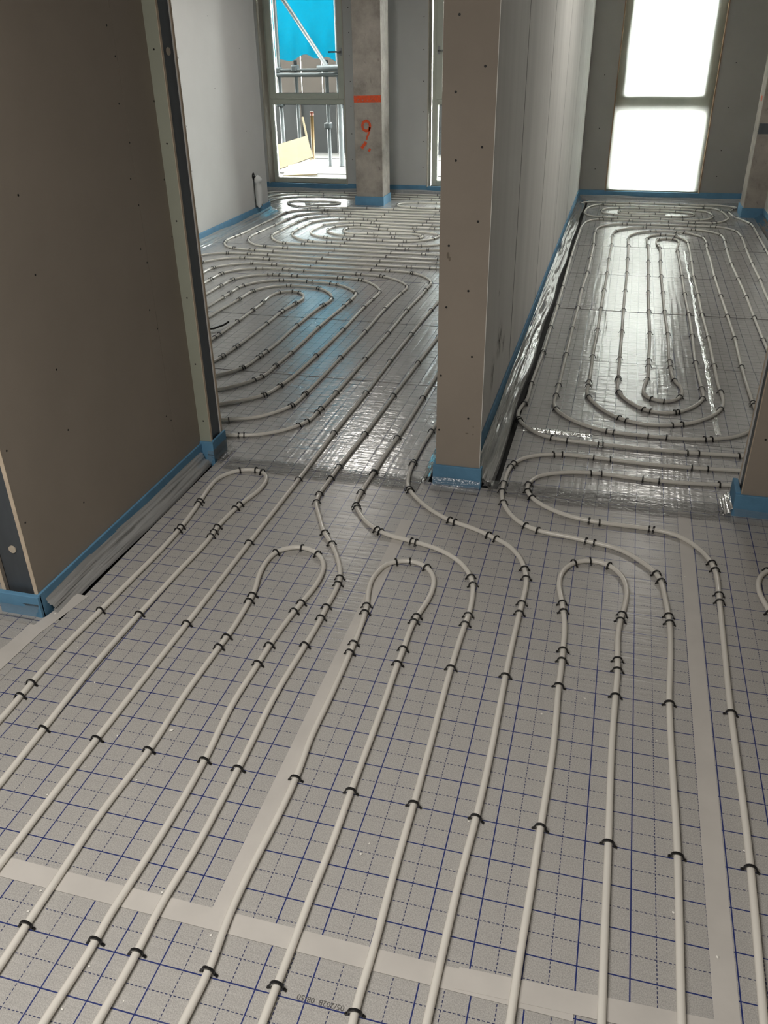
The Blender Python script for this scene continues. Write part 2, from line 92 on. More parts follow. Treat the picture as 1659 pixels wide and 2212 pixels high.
 'coil_e': ([(0.790,-1.250),(0.790,-0.369),(0.794,-0.143),(0.796,0.000),(0.792,0.356),(0.792,0.495),(0.802,0.739),(0.803,0.859),(0.801,0.901),(0.790,1.026),(0.781,1.098),(0.767,1.137),(0.718,1.198),(0.640,1.263),(0.560,1.283),(0.471,1.302),(0.353,1.323),(0.299,1.353),(0.244,1.419),(0.206,1.503),(0.189,1.596),(0.188,1.667),(0.196,1.818),(0.210,1.866),(0.252,1.922),(0.354,1.976),(0.519,1.985),(0.708,1.972),(0.939,1.978),(1.128,1.994),(1.380,1.980),(1.480,2.020),(1.540,2.120),(1.540,2.400),(1.540,4.300),(1.536,4.697),(1.545,5.240),(1.545,5.735),(1.552,6.268),(1.563,6.687),(1.558,6.844),(1.536,7.003),(1.477,7.104),(1.381,7.164),(1.332,7.164),(1.204,7.169),(1.134,7.171),(0.964,7.169),(0.766,7.162),(0.555,7.150),(0.444,7.094),(0.363,6.999),(0.331,6.906),(0.317,6.719),(0.327,6.223),(0.328,5.694),(0.329,5.221),(0.318,4.728),(0.319,4.257),(0.315,3.792),(0.314,3.315),(0.312,2.808),(0.311,2.666),(0.310,2.554),(0.329,2.472),(0.370,2.408),(0.467,2.320),(0.566,2.276),(0.748,2.262),(0.989,2.282),(1.075,2.311),(1.150,2.365),(1.198,2.432),(1.231,2.536),(1.242,2.639),(1.239,2.787),(1.237,3.296),(1.247,3.796),(1.244,4.261),(1.240,4.741),(1.237,5.251),(1.245,5.817),(1.243,6.208),(1.250,6.352),(1.252,6.551),(1.234,6.664),(1.168,6.770),(1.082,6.844),(1.014,6.856),(1.019,6.870),(0.850,6.864),(0.802,6.846),(0.732,6.803),(0.669,6.725),(0.627,6.641),(0.610,6.480),(0.616,6.206),(0.615,5.722),(0.616,5.252),(0.611,4.743),(0.608,4.259),(0.607,3.787),(0.605,3.293),(0.605,2.973),(0.610,2.780),(0.639,2.695),(0.680,2.627),(0.727,2.573),(0.795,2.547),(0.879,2.566),(0.934,2.621),(0.993,2.720),(1.017,2.804),(1.014,2.895),(1.004,3.312),(1.010,3.792),(1.011,4.249),(1.006,4.736),(1.009,5.230),(1.009,5.713),(1.007,6.023),(1.006,6.209),(1.019,6.308),(1.028,6.433),(1.009,6.530),(0.979,6.550),(0.928,6.554),(0.928,6.566),(0.871,6.525),(0.849,6.462),(0.845,6.373),(0.865,6.182),(0.864,5.684),(0.861,5.225),(0.863,4.728),(0.864,4.275),(0.872,3.795),(0.868,3.295),(0.870,3.201),(0.885,2.998),(0.914,2.896),(0.910,2.791),(0.884,2.729),(0.829,2.694),(0.782,2.705),(0.739,2.752),(0.731,2.854),(0.752,3.006),(0.758,3.189),(0.760,3.299),(0.769,3.789),(0.767,4.254),(0.767,4.753),(0.770,5.207),(0.773,5.666),(0.774,6.236),(0.765,6.433),(0.773,6.550),(0.805,6.648),(0.879,6.708),(0.931,6.712),(1.014,6.701),(1.009,6.679),(1.057,6.591),(1.097,6.458),(1.102,6.324),(1.100,5.789),(1.090,5.221),(1.093,4.732),(1.092,4.247),(1.098,3.779),(1.097,3.292),(1.099,2.914),(1.104,2.823),(1.099,2.712),(1.078,2.633),(1.003,2.513),(0.911,2.433),(0.859,2.411),(0.689,2.401),(0.613,2.444),(0.550,2.512),(0.499,2.597),(0.462,2.700),(0.458,2.817),(0.460,2.902),(0.459,3.304),(0.464,3.790),(0.465,4.268),(0.470,4.736),(0.473,5.223),(0.471,5.693),(0.477,6.228),(0.474,6.612),(0.486,6.765),(0.532,6.866),(0.613,6.958),(0.738,7.010),(0.966,7.018),(1.009,7.003),(1.158,6.997),(1.189,6.989),(1.282,6.950),(1.391,6.807),(1.407,6.684),(1.408,6.506),(1.399,6.238),(1.391,5.704),(1.397,5.234),(1.404,4.733),(1.402,4.258),(1.403,3.798),(1.404,3.585),(1.400,3.300),(1.400,2.380),(1.380,2.240),(1.280,2.150),(1.142,2.142),(0.947,2.124),(0.552,2.123),(0.401,2.131),(0.333,2.144),(0.283,2.167),(0.224,2.224),(0.185,2.279),(0.166,2.322),(0.155,2.376),(0.159,2.466),(0.171,2.530),(0.173,2.802),(0.184,3.316),(0.184,3.781),(0.184,4.269),(0.180,4.745),(0.173,5.694),(0.174,6.194),(0.178,6.693),(0.179,6.892),(0.191,7.071),(0.213,7.197),(0.265,7.301),(0.338,7.345),(0.448,7.334),(0.608,7.332),(0.969,7.336),(1.151,7.323),(1.206,7.327),(1.363,7.341),(1.405,7.361),(1.460,7.441),(1.514,7.559),(1.527,7.640),(1.521,7.719),(1.510,7.865),(1.486,7.996),(1.441,8.103),(1.385,8.146),(1.325,8.139),(1.206,8.139),(1.050,8.130),(0.953,8.131),(0.697,8.141),(0.605,8.150),(0.463,8.144),(0.432,8.138),(0.381,8.159),(0.324,8.183),(0.260,8.130),(0.200,8.020),(0.170,7.820),(0.180,7.620),(0.240,7.510),(0.360,7.470),(0.800,7.470),(1.200,7.475),(1.320,7.520),(1.380,7.640),(1.380,7.820),(1.330,7.940),(1.200,8.000),(0.800,8.000),(0.500,8.000),(0.380,7.940),(0.330,7.800),(0.360,7.680),(0.460,7.610),(0.800,7.610),(1.100,7.610),(1.200,7.680),(1.220,7.760),(1.160,7.840),(1.050,7.870),(0.650,7.870),(0.520,7.830),(0.490,7.760),(0.560,7.720),(0.950,7.735)],
  [(0.795,0.001),(0.792,0.494),(0.803,0.861),(0.800,0.897),(0.781,1.087),(0.768,1.132),(0.560,1.275),(0.528,1.278),(0.356,1.314),(0.307,1.341),(0.204,1.497),(0.192,1.591),(0.189,1.661),(0.199,1.813),(0.207,1.848),(0.358,1.968),(0.394,1.970),(0.524,1.968),(0.593,1.968),(0.920,1.976),(0.984,1.982),(1.534,6.987),(1.569,6.699),(1.550,6.253),(1.379,7.151),(1.332,7.148),(1.202,7.153),(1.132,7.155),(1.390,6.791),(1.409,6.516),(1.397,6.224),(1.156,6.981),(1.188,6.973),(1.008,6.987),(0.965,6.999),(1.232,6.648),(1.254,6.387),(1.243,6.205),(1.013,6.834),(1.084,6.828),(1.008,6.666),(1.098,6.382),(0.983,6.536),(0.966,7.147),(0.804,7.147),(0.765,7.146),(0.592,7.138),(0.551,7.130),(0.320,6.704),(0.328,6.197),(0.738,6.994),(0.765,6.993),(0.965,7.002),(0.501,6.794),(0.475,6.584),(0.475,6.213),(0.801,6.831),(0.849,6.848),(0.613,6.466),(0.615,6.203),(0.884,6.693),(0.931,6.697),(0.770,6.521),(0.774,6.246),(0.930,6.552),(0.865,6.501),(0.865,6.239),(0.983,6.536),(0.328,5.681),(0.330,5.208),(0.319,4.716),(0.319,4.246),(0.315,3.782),(0.316,3.292),(0.313,2.800),(0.311,2.658),(0.328,2.481),(0.566,2.269),(0.599,2.267),(0.749,2.256),(0.826,2.259),(0.990,2.275),(1.020,2.286),(1.240,2.769),(1.241,2.737),(1.236,3.287),(1.246,3.786),(1.242,4.250),(1.241,4.730),(1.242,5.240),(0.615,5.708),(0.615,5.240),(0.611,4.731),(0.608,4.248),(0.607,3.778),(0.604,3.278),(0.605,2.977),(0.605,2.952),(0.609,2.772),(0.725,2.566),(0.761,2.553),(0.874,2.558),(0.890,2.568),(1.010,2.772),(1.007,2.909),(1.003,3.303),(1.012,3.783),(1.010,4.238),(1.005,4.724),(1.008,5.217),(1.008,6.058),(0.867,5.671),(0.860,5.197),(0.865,4.730),(0.863,4.264),(0.872,3.785),(0.868,3.292),(0.869,3.192),(0.881,3.001),(0.905,2.770),(0.826,2.686),(0.764,2.709),(0.752,2.985),(0.757,3.194),(0.760,3.290),(0.766,3.779),(0.767,4.251),(0.766,4.728),(0.769,5.194),(0.772,5.653),(0.872,6.158),(1.095,5.688),(1.092,5.209),(1.094,4.721),(1.095,4.245),(1.097,3.769),(1.095,3.274),(1.098,2.883),(1.092,2.650),(0.904,2.420),(0.858,2.404),(0.651,2.415),(0.615,2.433),(0.465,2.670),(0.462,2.822),(0.462,2.887),(0.460,3.286),(0.464,3.780),(0.466,4.250),(0.474,4.712),(0.473,5.211),(0.472,5.668),(1.393,5.692),(1.401,5.223),(1.404,4.734),(1.400,4.247),(1.402,3.794),(1.550,5.723),(1.545,5.218),(0.331,2.128),(0.402,2.124),(0.537,2.118),(0.559,2.119),(0.910,2.116),(0.955,2.120),(1.120,2.131),(0.171,2.306),(0.163,2.323),(0.166,2.516),(0.171,2.522),(0.174,2.794),(0.188,3.287),(0.184,3.307),(0.184,3.778),(0.185,4.258),(0.181,4.734),(0.173,5.680),(0.178,6.223),(0.336,7.313),(0.368,7.318),(0.440,7.316),(0.455,7.318),(0.605,7.308),(0.643,7.306),(0.967,7.297),(1.149,7.291),(1.205,7.302),(1.361,7.324),(1.404,7.344),(1.478,7.977),(1.324,8.121),(1.333,8.122),(1.048,8.094),(0.952,8.102),(0.694,8.122),(0.606,8.136),(0.462,8.137),(0.432,8.120),(0.324,8.180),(0.339,8.182),(0.360,7.470),(0.500,7.470),(0.700,7.470),(0.900,7.470),(1.100,7.470),(1.250,7.480),(1.380,7.700),(1.250,7.990),(1.100,8.000),(0.900,8.000),(0.700,8.000),(0.500,8.000),(0.330,7.800),(0.460,7.610),(0.620,7.610),(0.800,7.610),(1.000,7.610),(1.100,7.610),(1.200,7.700),(1.050,7.870),(0.900,7.870),(0.750,7.870),(0.520,7.800),(0.600,7.720),(0.850,7.730)]),
 'coil_f': ([(0.934,-1.250),(0.934,-0.332),(0.941,-0.158),(0.946,0.002),(0.949,0.572),(0.953,0.776),(0.958,1.015),(0.959,1.054),(0.957,1.204),(0.949,1.246),(0.913,1.328),(0.838,1.407),(0.750,1.427),(0.669,1.430),(0.562,1.433),(0.460,1.453),(0.388,1.490),(0.321,1.549),(0.287,1.609),(0.284,1.679),(0.309,1.747),(0.388,1.802),(0.526,1.835),(0.709,1.825),(0.887,1.828),(1.076,1.852),(1.400,1.830),(1.560,1.840),(1.670,1.900),(1.710,2.040),(1.710,3.000),(1.710,5.500),(1.703,6.115),(1.704,6.274),(1.706,6.766),(1.709,7.119),(1.708,7.262),(1.699,7.379),(1.649,7.537),(1.587,7.699),(1.561,7.864),(1.555,7.923),(1.574,8.012),(1.608,8.104),(1.655,8.200),(1.514,8.294),(1.274,8.296),(1.067,8.316),(0.659,8.320),(0.344,8.311),(0.166,8.311),(0.130,8.280),(0.100,8.200)],
  [(0.946,0.005),(0.948,0.496),(0.957,1.010),(0.959,1.052),(0.954,1.199),(0.948,1.241),(0.762,1.420),(0.746,1.421),(0.570,1.430),(0.533,1.430),(0.295,1.556),(0.288,1.614),(0.287,1.674),(0.521,1.828),(0.563,1.827),(0.725,1.829),(0.789,1.830),(1.018,1.841),(1.075,1.844),(1.582,7.681),(1.596,7.658),(1.696,7.362),(1.707,7.160),(1.703,6.764),(1.703,6.272),(1.603,8.093),(1.556,7.940),(1.710,2.500),(1.710,3.000),(1.710,3.500),(1.710,4.000),(1.710,4.500),(1.710,5.000),(1.710,5.500),(0.350,8.310),(0.600,8.310),(0.850,8.310),(1.100,8.310),(1.350,8.310)]),
 'row_a': ([(-3.200,7.450),(-3.240,7.700),(-3.200,7.950),(-3.100,8.080),(-2.900,8.140),(-2.300,8.150),(-1.200,8.160),(-0.300,8.160)],
  [(-2.950,8.150),(-2.750,8.150),(-2.550,8.150),(-2.350,8.150),(-1.750,8.150),(-1.500,8.150),(-1.250,8.150),(-3.240,7.750)]),
 'row_b': ([(-3.380,7.400),(-3.400,7.900),(-3.340,8.150),(-3.200,8.270),(-3.000,8.300),(-1.200,8.310),(-0.300,8.310)],
  [(-3.100,8.300),(-2.800,8.300),(-2.500,8.300),(-2.300,8.300),(-1.700,8.300),(-1.450,8.300),(-1.200,8.300)]),
 'row_c': ([(-3.520,7.400),(-3.530,8.200),(-3.460,8.380),(-3.300,8.440),(-3.000,8.450),(-0.300,8.460)],
  [(-3.200,8.450),(-2.900,8.450),(-2.600,8.450),(-2.000,8.450),(-1.500,8.450)]),
 'row_d': ([(-0.400,7.650),(-1.200,7.650),(-1.600,7.660),(-1.740,7.700),(-1.800,7.790),(-1.760,7.880),(-1.620,7.930),(-1.200,7.930),(-0.400,7.930)],
  [(-1.620,7.650),(-1.550,7.650),(-1.350,7.650),(-1.200,7.650),(-1.600,7.930),(-1.400,7.930),(-1.200,7.930),(-1.800,7.790)]),
}
CRUMBS = [(-0.467, 0.085), (-0.618, -0.082), (-0.595, 0.034), (-0.599, -0.17), (-0.471, -0.089), (-0.515, -0.416), (-0.511, -0.464), (-0.261, -0.355), (-0.118, -0.419), (-0.322, -0.538), (-0.324, -0.625), (0.122, -0.158), (0.132, -0.127), (-0.725, -0.178), (-0.22, -0.582), (-0.084, -0.472), (-0.657, -0.183), (0.466, 0.382), (0.573, 0.47), (0.759, 0.355), (0.784, -0.136), (0.338, -0.012), (0.323, -0.148), (0.94, 0.058), (0.605, 0.048), (0.864, -0.214), (-0.911, 0.866), (-0.88, 0.536), (-0.904, 0.331), (-0.831, 0.265), (-0.767, 0.204), (-0.431, 0.486), (-1.069, 0.463), (-0.184, 0.281), (0.249, 0.685), (0.141, 0.445), (0.86, 1.149), (0.625, 0.555)]

# ---------------------------------------------------------------- helpers
RND = random.Random(7)
COL = bpy.context.scene.collection

def link(o):
    COL.objects.link(o)
    return o

def mesh_obj(name, verts, faces, mat, parent=None, smooth=False, loc=None):
    me = bpy.data.meshes.new(name)
    me.from_pydata([tuple(v) for v in verts], [], faces)
    me.update()
    if mat:
        me.materials.append(mat)
    if smooth:
        me.polygons.foreach_set('use_smooth', [True] * len(me.polygons))
    o = link(bpy.data.objects.new(name, me))
    if loc:
        o.location = loc
    if parent:
        o.parent = parent
    return o

BOXF = [(0, 3, 2, 1), (4, 5, 6, 7), (0, 1, 5, 4), (1, 2, 6, 5), (2, 3, 7, 6), (3, 0, 4, 7)]

def boxv(x0, x1, y0, y1, z0, z1):
    return [(x0, y0, z0), (x1, y0, z0), (x1, y1, z0), (x0, y1, z0), (x0, y0, z1), (x1, y0, z1), (x1, y1, z1), (x0, y1, z1)]

def boxes(name, lst, mat, parent=None, bevel=0.0):
    v, f = [], []
    for b in lst:
        n = len(v)
        v += boxv(*b)
        f += [tuple(i + n for i in q) for q in BOXF]
    o = mesh_obj(name, v, f, mat, parent)
    if bevel:
        m = o.modifiers.new('bevel', 'BEVEL')
        m.width = bevel
        m.segments = 2
        m.limit_method = 'ANGLE'
    return o

def empty(name, loc=(0, 0, 0)):
    o = link(bpy.data.objects.new(name, None))
    o.location = loc
    o.empty_display_size = .1
    return o

def tag(o, label=None, cat=None, group=None, kind=None):
    if label: o['label'] = label
    if cat: o['category'] = cat
    if group: o['group'] = group
    if kind: o['kind'] = kind
    return o

def structure(o, label=None, cat=None):
    return tag(o, label, cat, kind='structure')

def tube(path, r, sides=10, closed_ends=True):
    """verts, faces of a round tube swept along 3-D points"""
    P = np.array(path, float)
    n = len(P)
    Tn = np.gradient(P, axis=0)
    Tn /= np.linalg.norm(Tn, axis=1)[:, None] + 1e-12
    up = np.array([0, 0, 1.0]) if abs(Tn[:, 2]).max() < .9 else np.array([0.0, 1, 0.2])
    S = np.cross(Tn, up)
    S /= np.linalg.norm(S, axis=1)[:, None] + 1e-12
    N = np.cross(S, Tn)
    a = np.linspace(0, 2 * math.pi, sides, endpoint=False)
    V = P[:, None, :] + r * (np.cos(a)[None, :, None] * S[:, None, :] + np.sin(a)[None, :, None] * N[:, None, :])
    V = V.reshape(-1, 3)
    F = []
    for i in range(n - 1):
        for k in range(sides):
            k2 = (k + 1) % sides
            F.append((i * sides + k, i * sides + k2, (i + 1) * sides + k2, (i + 1) * sides + k))
    if closed_ends:
        F.append(tuple(range(sides)))
        F.append(tuple(range((n - 1) * sides + sides - 1, (n - 1) * sides - 1, -1)))
    return V.tolist(), F

def disc_obj(name, c, r, axis, sign, depth, mat, parent, n=10):
    """short cylinder standing out of a wall along axis"""
    v, f = [], []
    for d in (0, depth):
        for k in range(n):
            a = 2 * math.pi * k / n
            p = [0, 0, 0]
            p[axis] = c[axis] + sign * d
            o2 = [i for i in range(3) if i != axis]
            p[o2[0]] = c[o2[0]] + r * math.cos(a)
            p[o2[1]] = c[o2[1]] + r * math.sin(a)
            v.append(tuple(p))
    for k in range(n):
        f.append((k, (k + 1) % n, n + (k + 1) % n, n + k))
    f.append(tuple(range(n, 2 * n)))
    return mesh_obj(name, v, f, mat, parent)

# ---------------------------------------------------------------- materials
def new_mat(name):
    m = bpy.data.materials.new(name)
    m.use_nodes = True
    nt = m.node_tree
    nt.nodes.clear()
    out = nt.nodes.new('ShaderNodeOutputMaterial')
    return m, nt, out

class NT:
    def __init__(self, nt):
        self.nt = nt
    def n(self, t, **kw):
        x = self.nt.nodes.new(t)
        for k, v in kw.items():
            setattr(x, k, v)
        return x
    def l(self, a, b):
        self.nt.links.new(a, b)
    def math(self, op, a, b=None, c=None):
        x = self.n('ShaderNodeMath', operation=op)
        for i, v in enumerate((a, b, c)):
            if v is None:
                continue
            if isinstance(v, (int, float)):
                x.inputs[i].default_value = v
            else:
                self.l(v, x.inputs[i])
        return x.outputs[0]
    def noise(self, vec, scale, detail=3.0, rough=.5):
        x = self.n('ShaderNodeTexNoise')
        x.inputs['Scale'].default_value = scale
        x.inputs['Detail'].default_value = detail
        x.inputs['Roughness'].default_value = rough
        self.l(vec, x.inputs['Vector'])
        return x.outputs[0]
    def mapping(self, vec, scale=(1, 1, 1), rot=(0, 0, 0)):
        x = self.n('ShaderNodeMapping')
        x.inputs['Scale'].default_value = scale
        x.inputs['Rotation'].default_value = rot
        self.l(vec, x.inputs['Vector'])
        return x.outputs[0]
    def ramp(self, fac, stops):
        x = self.n('ShaderNodeValToRGB')
        el = x.color_ramp.elements
        while len(el) < len(stops):
            el.new(.5)
        for e, (p, c) in zip(el, stops):
            e.position = p
            e.color = (*c, 1) if len(c) == 3 else c
        self.l(fac, x.inputs[0])
        return x.outputs[0]
    def mix(self, fac, a, b):
        x = self.n('ShaderNodeMix', data_type='RGBA')
        for s, v in ((0, fac), (6, a), (7, b)):
            if isinstance(v, (int, float)):
                x.inputs[s].default_value = v
            elif isinstance(v, tuple):
                x.inputs[s].default_value = (*v, 1)
            else:
                self.l(v, x.inputs[s])
        return x.outputs[2]
    def bump(self, h, strength, dist):
        x = self.n('ShaderNodeBump')
        x.inputs['Strength'].default_value = strength
        x.inputs['Distance'].default_value = dist
        self.l(h, x.inputs['Height'])
        return x.outputs[0]
    def bsdf(self, **kw):
        x = self.n('ShaderNodeBsdfPrincipled')
        for k, v in kw.items():
            k = k.replace('_', ' ')
            i = x.inputs[k]
            if isinstance(v, (int, float)):
                i.default_value = v
            elif isinstance(v, tuple):
                i.default_value = (*v, 1) if len(v) == 3 and i.type == 'RGBA' else v
            else:
                self.l(v, i)
        return x

def simple(name, col, rough=.5, metal=0.0, var=.08, scale=6.0, stretch=(1, 1, 1), bump=0.0, bscale=60.0, coat=0.0, spec=.5):
    m, nt, out = new_mat(name)
    N = NT(nt)
    co = N.n('ShaderNodeTexCoord').outputs['Object']
    f = N.noise(N.mapping(co, stretch), scale, 5, .6)
    d = tuple(max(0, c * (1 - var * 1.6)) for c in col)
    u = tuple(min(1, c * (1 + var * 1.6)) for c in col)
    c = N.ramp(f, [(.25, d), (.75, u)])
    kw = dict(Base_Color=c, Roughness=rough, Metallic=metal, Coat_Weight=coat, Specular_IOR_Level=spec)
    if bump:
        kw['Normal'] = N.bump(N.noise(co, bscale, 4), bump, .002)
    b = N.bsdf(**kw)
    N.l(b.outputs[0], out.inputs[0])
    return m

def foil_material(name, rough, crinkle, base, metal, coat, bd):
    m, nt, out = new_mat(name)
    N = NT(nt)
    co = N.n('ShaderNodeTexCoord').outputs['Object']
    sep = N.n('ShaderNodeSeparateXYZ')
    N.l(co, sep.inputs[0])
    x, y = sep.outputs[0], sep.outputs[1]
    def dist(v, off):            # distance (in cells of 0.1 m) to the nearest line
        return N.math('ABSOLUTE', N.math('SUBTRACT', N.math('FRACT', N.math('ADD', N.math('MULTIPLY', v, 10), off)), .5))
    def dash(v):
        return N.math('LESS_THAN', N.math('FRACT', N.math('MULTIPLY', v, 110)), .62)
    sol = N.math('MAXIMUM', N.math('LESS_THAN', dist(x, .5), .0140), N.math('LESS_THAN', dist(y, .5), .0140))
    das = N.math('MAXIMUM', N.math('MULTIPLY', N.math('LESS_THAN', dist(x, 0.0), .0095), dash(y)),
                 N.math('MULTIPLY', N.math('LESS_THAN', dist(y, 0.0), .0095), dash(x)))
    big = N.noise(co, 3.0, 2, .6)
    weave = N.noise(N.mapping(co, (1, 1, 1), (0, 0, .785)), 420, 0, .7)
    grey = N.ramp(weave, [(.3, tuple(c * .80 for c in base)), (.7, tuple(c * 1.16 for c in base))])
    grey = N.mix(N.math('MULTIPLY', big, .35), grey, tuple(c * .78 for c in base))
    c = N.mix(das, grey, (.022, .030, .10))
    c = N.mix(sol, c, (.010, .024, .15))
    # fine cross creases of the film and broad waviness
    cre = N.noise(N.mapping(co, (5, 55, 1)), 1.0, 2, .55)
    cre = N.math('SMOOTH_MIN', cre, .56, .06)
    med = N.noise(N.mapping(co, (16, 26, 1)), 1.0, 2, .68)
    h = N.math('MULTIPLY', cre, .5)
    if crinkle > .3:
        lon = N.noise(N.mapping(co, (45, 1.6, 1)), 1.0, 1, .5)
        h = N.math('ADD', h, N.math('MULTIPLY', N.math('ADD', med, N.math('MULTIPLY', lon, .55)), .9 * crinkle))
    else:
        h = N.math('ADD', h, N.math('MULTIPLY', med, .9 * crinkle))
    nrm = N.bump(h, 1.0, bd)
    b = N.bsdf(Base_Color=c, Roughness=rough, Metallic=N.math('MULTIPLY', N.math('SUBTRACT', 1.0, sol), metal),
               Coat_Weight=coat, Coat_Roughness=rough * .45, Normal=nrm, Specular_IOR_Level=.6)
    N.l(nrm, b.inputs['Coat Normal'])
    N.l(b.outputs[0], out.inputs[0])
    return m

def film_material(name, clear, white, rough, scale, ior=1.6, bd=.012):
    """thin plastic film: mostly see-through, glossy, slightly milky"""
    m, nt, out = new_mat(name)
    N = NT(nt)
    co = N.n('ShaderNodeTexCoord').outputs['Object']
    nrm = N.bump(N.noise(N.mapping(co, scale), 1.0, 3, .6), 1.0, bd)
    b = N.bsdf(Base_Color=(.75, .76, .75), Roughness=rough, Normal=nrm, Specular_IOR_Level=.8)
    t = N.n('ShaderNodeBsdfTransparent')
    t.inputs[0].default_value = (white, white, white, 1)
    g = N.n('ShaderNodeBsdfGlossy')
    g.inputs['Roughness'].default_value = rough
    N.l(nrm, g.inputs['Normal'])
    fr = N.n('ShaderNodeFresnel')
    fr.inputs[0].default_value = ior
    N.l(nrm, fr.inputs['Normal'])
    m1 = N.n('ShaderNodeMixShader')
    m1.inputs[0].default_value = clear
    N.l(b.outputs[0], m1.inputs[1])
    N.l(t.outputs[0], m1.inputs[2])
    m2 = N.n('ShaderNodeMixShader')
    N.l(fr.outputs[0], m2.inputs[0])
    N.l(m1.outputs[0], m2.inputs[1])
    N.l(g.outputs[0], m2.inputs[2])
    N.l(m2.outputs[0], out.inputs[0])
    return m

def tape_material(name, col, see, rough):
    m, nt, out = new_mat(name)
    N = NT(nt)
    co = N.n('ShaderNodeTexCoord').outputs['Object']
    c = N.ramp(N.noise(co, 9, 4), [(.3, tuple(a * .94 for a in col)), (.7, tuple(min(1, a * 1.05) for a in col))])
    nrm = N.bump(N.noise(co, 130, 3), .25, .001)
    b = N.bsdf(Base_Color=c, Roughness=rough, Normal=nrm)
    t = N.n('ShaderNodeBsdfTransparent')
    mx = N.n('ShaderNodeMixShader')
    mx.inputs[0].default_value = see
    N.l(b.outputs[0], mx.inputs[1])
    N.l(t.outputs[0], mx.inputs[2])
    N.l(mx.outputs[0], out.inputs[0])
    return m

def sheet_material(name, col, trans, thru):
    """cloth-like sheet that lets diffuse light through"""
    m, nt, out = new_mat(name)
    N = NT(nt)
    co = N.n('ShaderNodeTexCoord').outputs['Object']
    c = N.ramp(N.noise(N.mapping(co, (3, 3, .4)), 1.5, 4), [(.3, tuple(a * .93 for a in col)), (.7, tuple(min(1, a * 1.05) for a in col))])
    d = N.n('ShaderNodeBsdfDiffuse')
    t = N.n('ShaderNodeBsdfTranslucent')
    N.l(c, d.inputs[0]); N.l(c, t.inputs[0])
    mx = N.n('ShaderNodeMixShader')
    mx.inputs[0].default_value = trans
    N.l(d.outputs[0], mx.inputs[1]); N.l(t.outputs[0], mx.inputs[2])
    tr = N.n('ShaderNodeBsdfTransparent')
    m2 = N.n('ShaderNodeMixShader')
    m2.inputs[0].default_value = thru
    N.l(mx.outputs[0], m2.inputs[1]); N.l(tr.outputs[0], m2.inputs[2])
    N.l(m2.outputs[0], out.inputs[0])
    return m

def paint_material(name, col):
    """sprayed paint with a ragged, thinning edge"""
    m, nt, out = new_mat(name)
    N = NT(nt)
    co = N.n('ShaderNodeTexCoord').outputs['Object']
    b = N.bsdf(Base_Color=N.ramp(N.noise(co, 30, 4), [(.3, tuple(a * .8 for a in col)), (.7, col)]), Roughness=.6)
    t = N.n('ShaderNodeBsdfTransparent')
    mx = N.n('ShaderNodeMixShader')
    N.l(N.ramp(N.noise(co, 90, 5, .7), [(.34, (0, 0, 0)), (.46, (1, 1, 1))]), mx.inputs[0])
    N.l(t.outputs[0], mx.inputs[1]); N.l(b.outputs[0], mx.inputs[2])
    N.l(mx.outputs[0], out.inputs[0])
    return m

def concrete_material(name, col):
    m, nt, out = new_mat(name)
    N = NT(nt)
    co = N.n('ShaderNodeTexCoord').outputs['Object']
    f = N.noise(co, 5, 8, .68)
    c = N.ramp(f, [(.3, tuple(a * .62 for a in col)), (.5, col), (.72, tuple(min(1, a * 1.3) for a in col))])
    g = N.noise(N.mapping(co, (1, 1, .35)), 26, 6, .7)
    c = N.mix(N.math('MULTIPLY', N.math('GREATER_THAN', g, .63), .45), c, tuple(a * .4 for a in col))
    b = N.bsdf(Base_Color=c, Roughness=.85, Normal=N.bump(N.noise(co, 45, 6), .5, .004))
    N.l(b.outputs[0], out.inputs[0])
    return m

def glass_material(name):
    m, nt, out = new_mat(name)
    N = NT(nt)
    t = N.n('ShaderNodeBsdfTransparent')
    t.inputs[0].default_value = (.93, .96, .95, 1)
    g = N.n('ShaderNodeBsdfGlossy')
    g.inputs['Roughness'].default_value = .02
    fr = N.n('ShaderNodeFresnel')
    fr.inputs[0].default_value = 1.45
    mx = N.n('ShaderNodeMixShader')
    N.l(fr.outputs[0], mx.inputs[0]); N.l(t.outputs[0], mx.inputs[1]); N.l(g.outputs[0], mx.inputs[2])
    N.l(mx.outputs[0], out.inputs[0])
    return m

M = {}
M['foil_hall'] = foil_material('foil_hall', .45, .10, (.44, .43, .41), .0, .22, .0042)
M['foil_room'] = foil_material('foil_room', .27, .8, (.45, .446, .434), .20, .5, .0036)
M['slab'] = simple('slab', (.030, .030, .030), .8)
M['tape'] = tape_material('tape', (.70, .675, .635), .26, .45)
M['clear_tape'] = film_material('clear_tape', .95, 1.0, .14, (70, 70, 20), 1.18)
M['film_clear'] = film_material('film_clear', .90, .96, .12, (30, 30, 30), 1.35, .006)
M['crease'] = film_material('crease', .85, .97, .12, (50, 8, 50), 1.35)
M['film'] = film_material('film', .45, .93, .12, (30, 14, 30))
M['film_y'] = film_material('film_y', .50, .93, .09, (70, 2.5, 70), 2.0, .004)
def pipe_material(name, col):
    m, nt, out = new_mat(name)
    N = NT(nt)
    co = N.n('ShaderNodeTexCoord').outputs['Object']
    c = N.ramp(N.noise(co, 3, 4), [(.3, tuple(a * .96 for a in col)), (.7, tuple(min(1, a * 1.03) for a in col))])
    b = N.bsdf(Base_Color=c, Roughness=.17, Specular_IOR_Level=.55)
    t = N.n('ShaderNodeBsdfTranslucent')
    N.l(c, t.inputs[0])
    mx = N.n('ShaderNodeMixShader')
    mx.inputs[0].default_value = .30
    N.l(b.outputs[0], mx.inputs[1]); N.l(t.outputs[0], mx.inputs[2])
    N.l(mx.outputs[0], out.inputs[0])
    return m
M['pipe'] = pipe_material('pipe', (.955, .935, .875))
M['clip'] = simple('clip', (.010, .010, .011), .38, var=.1)
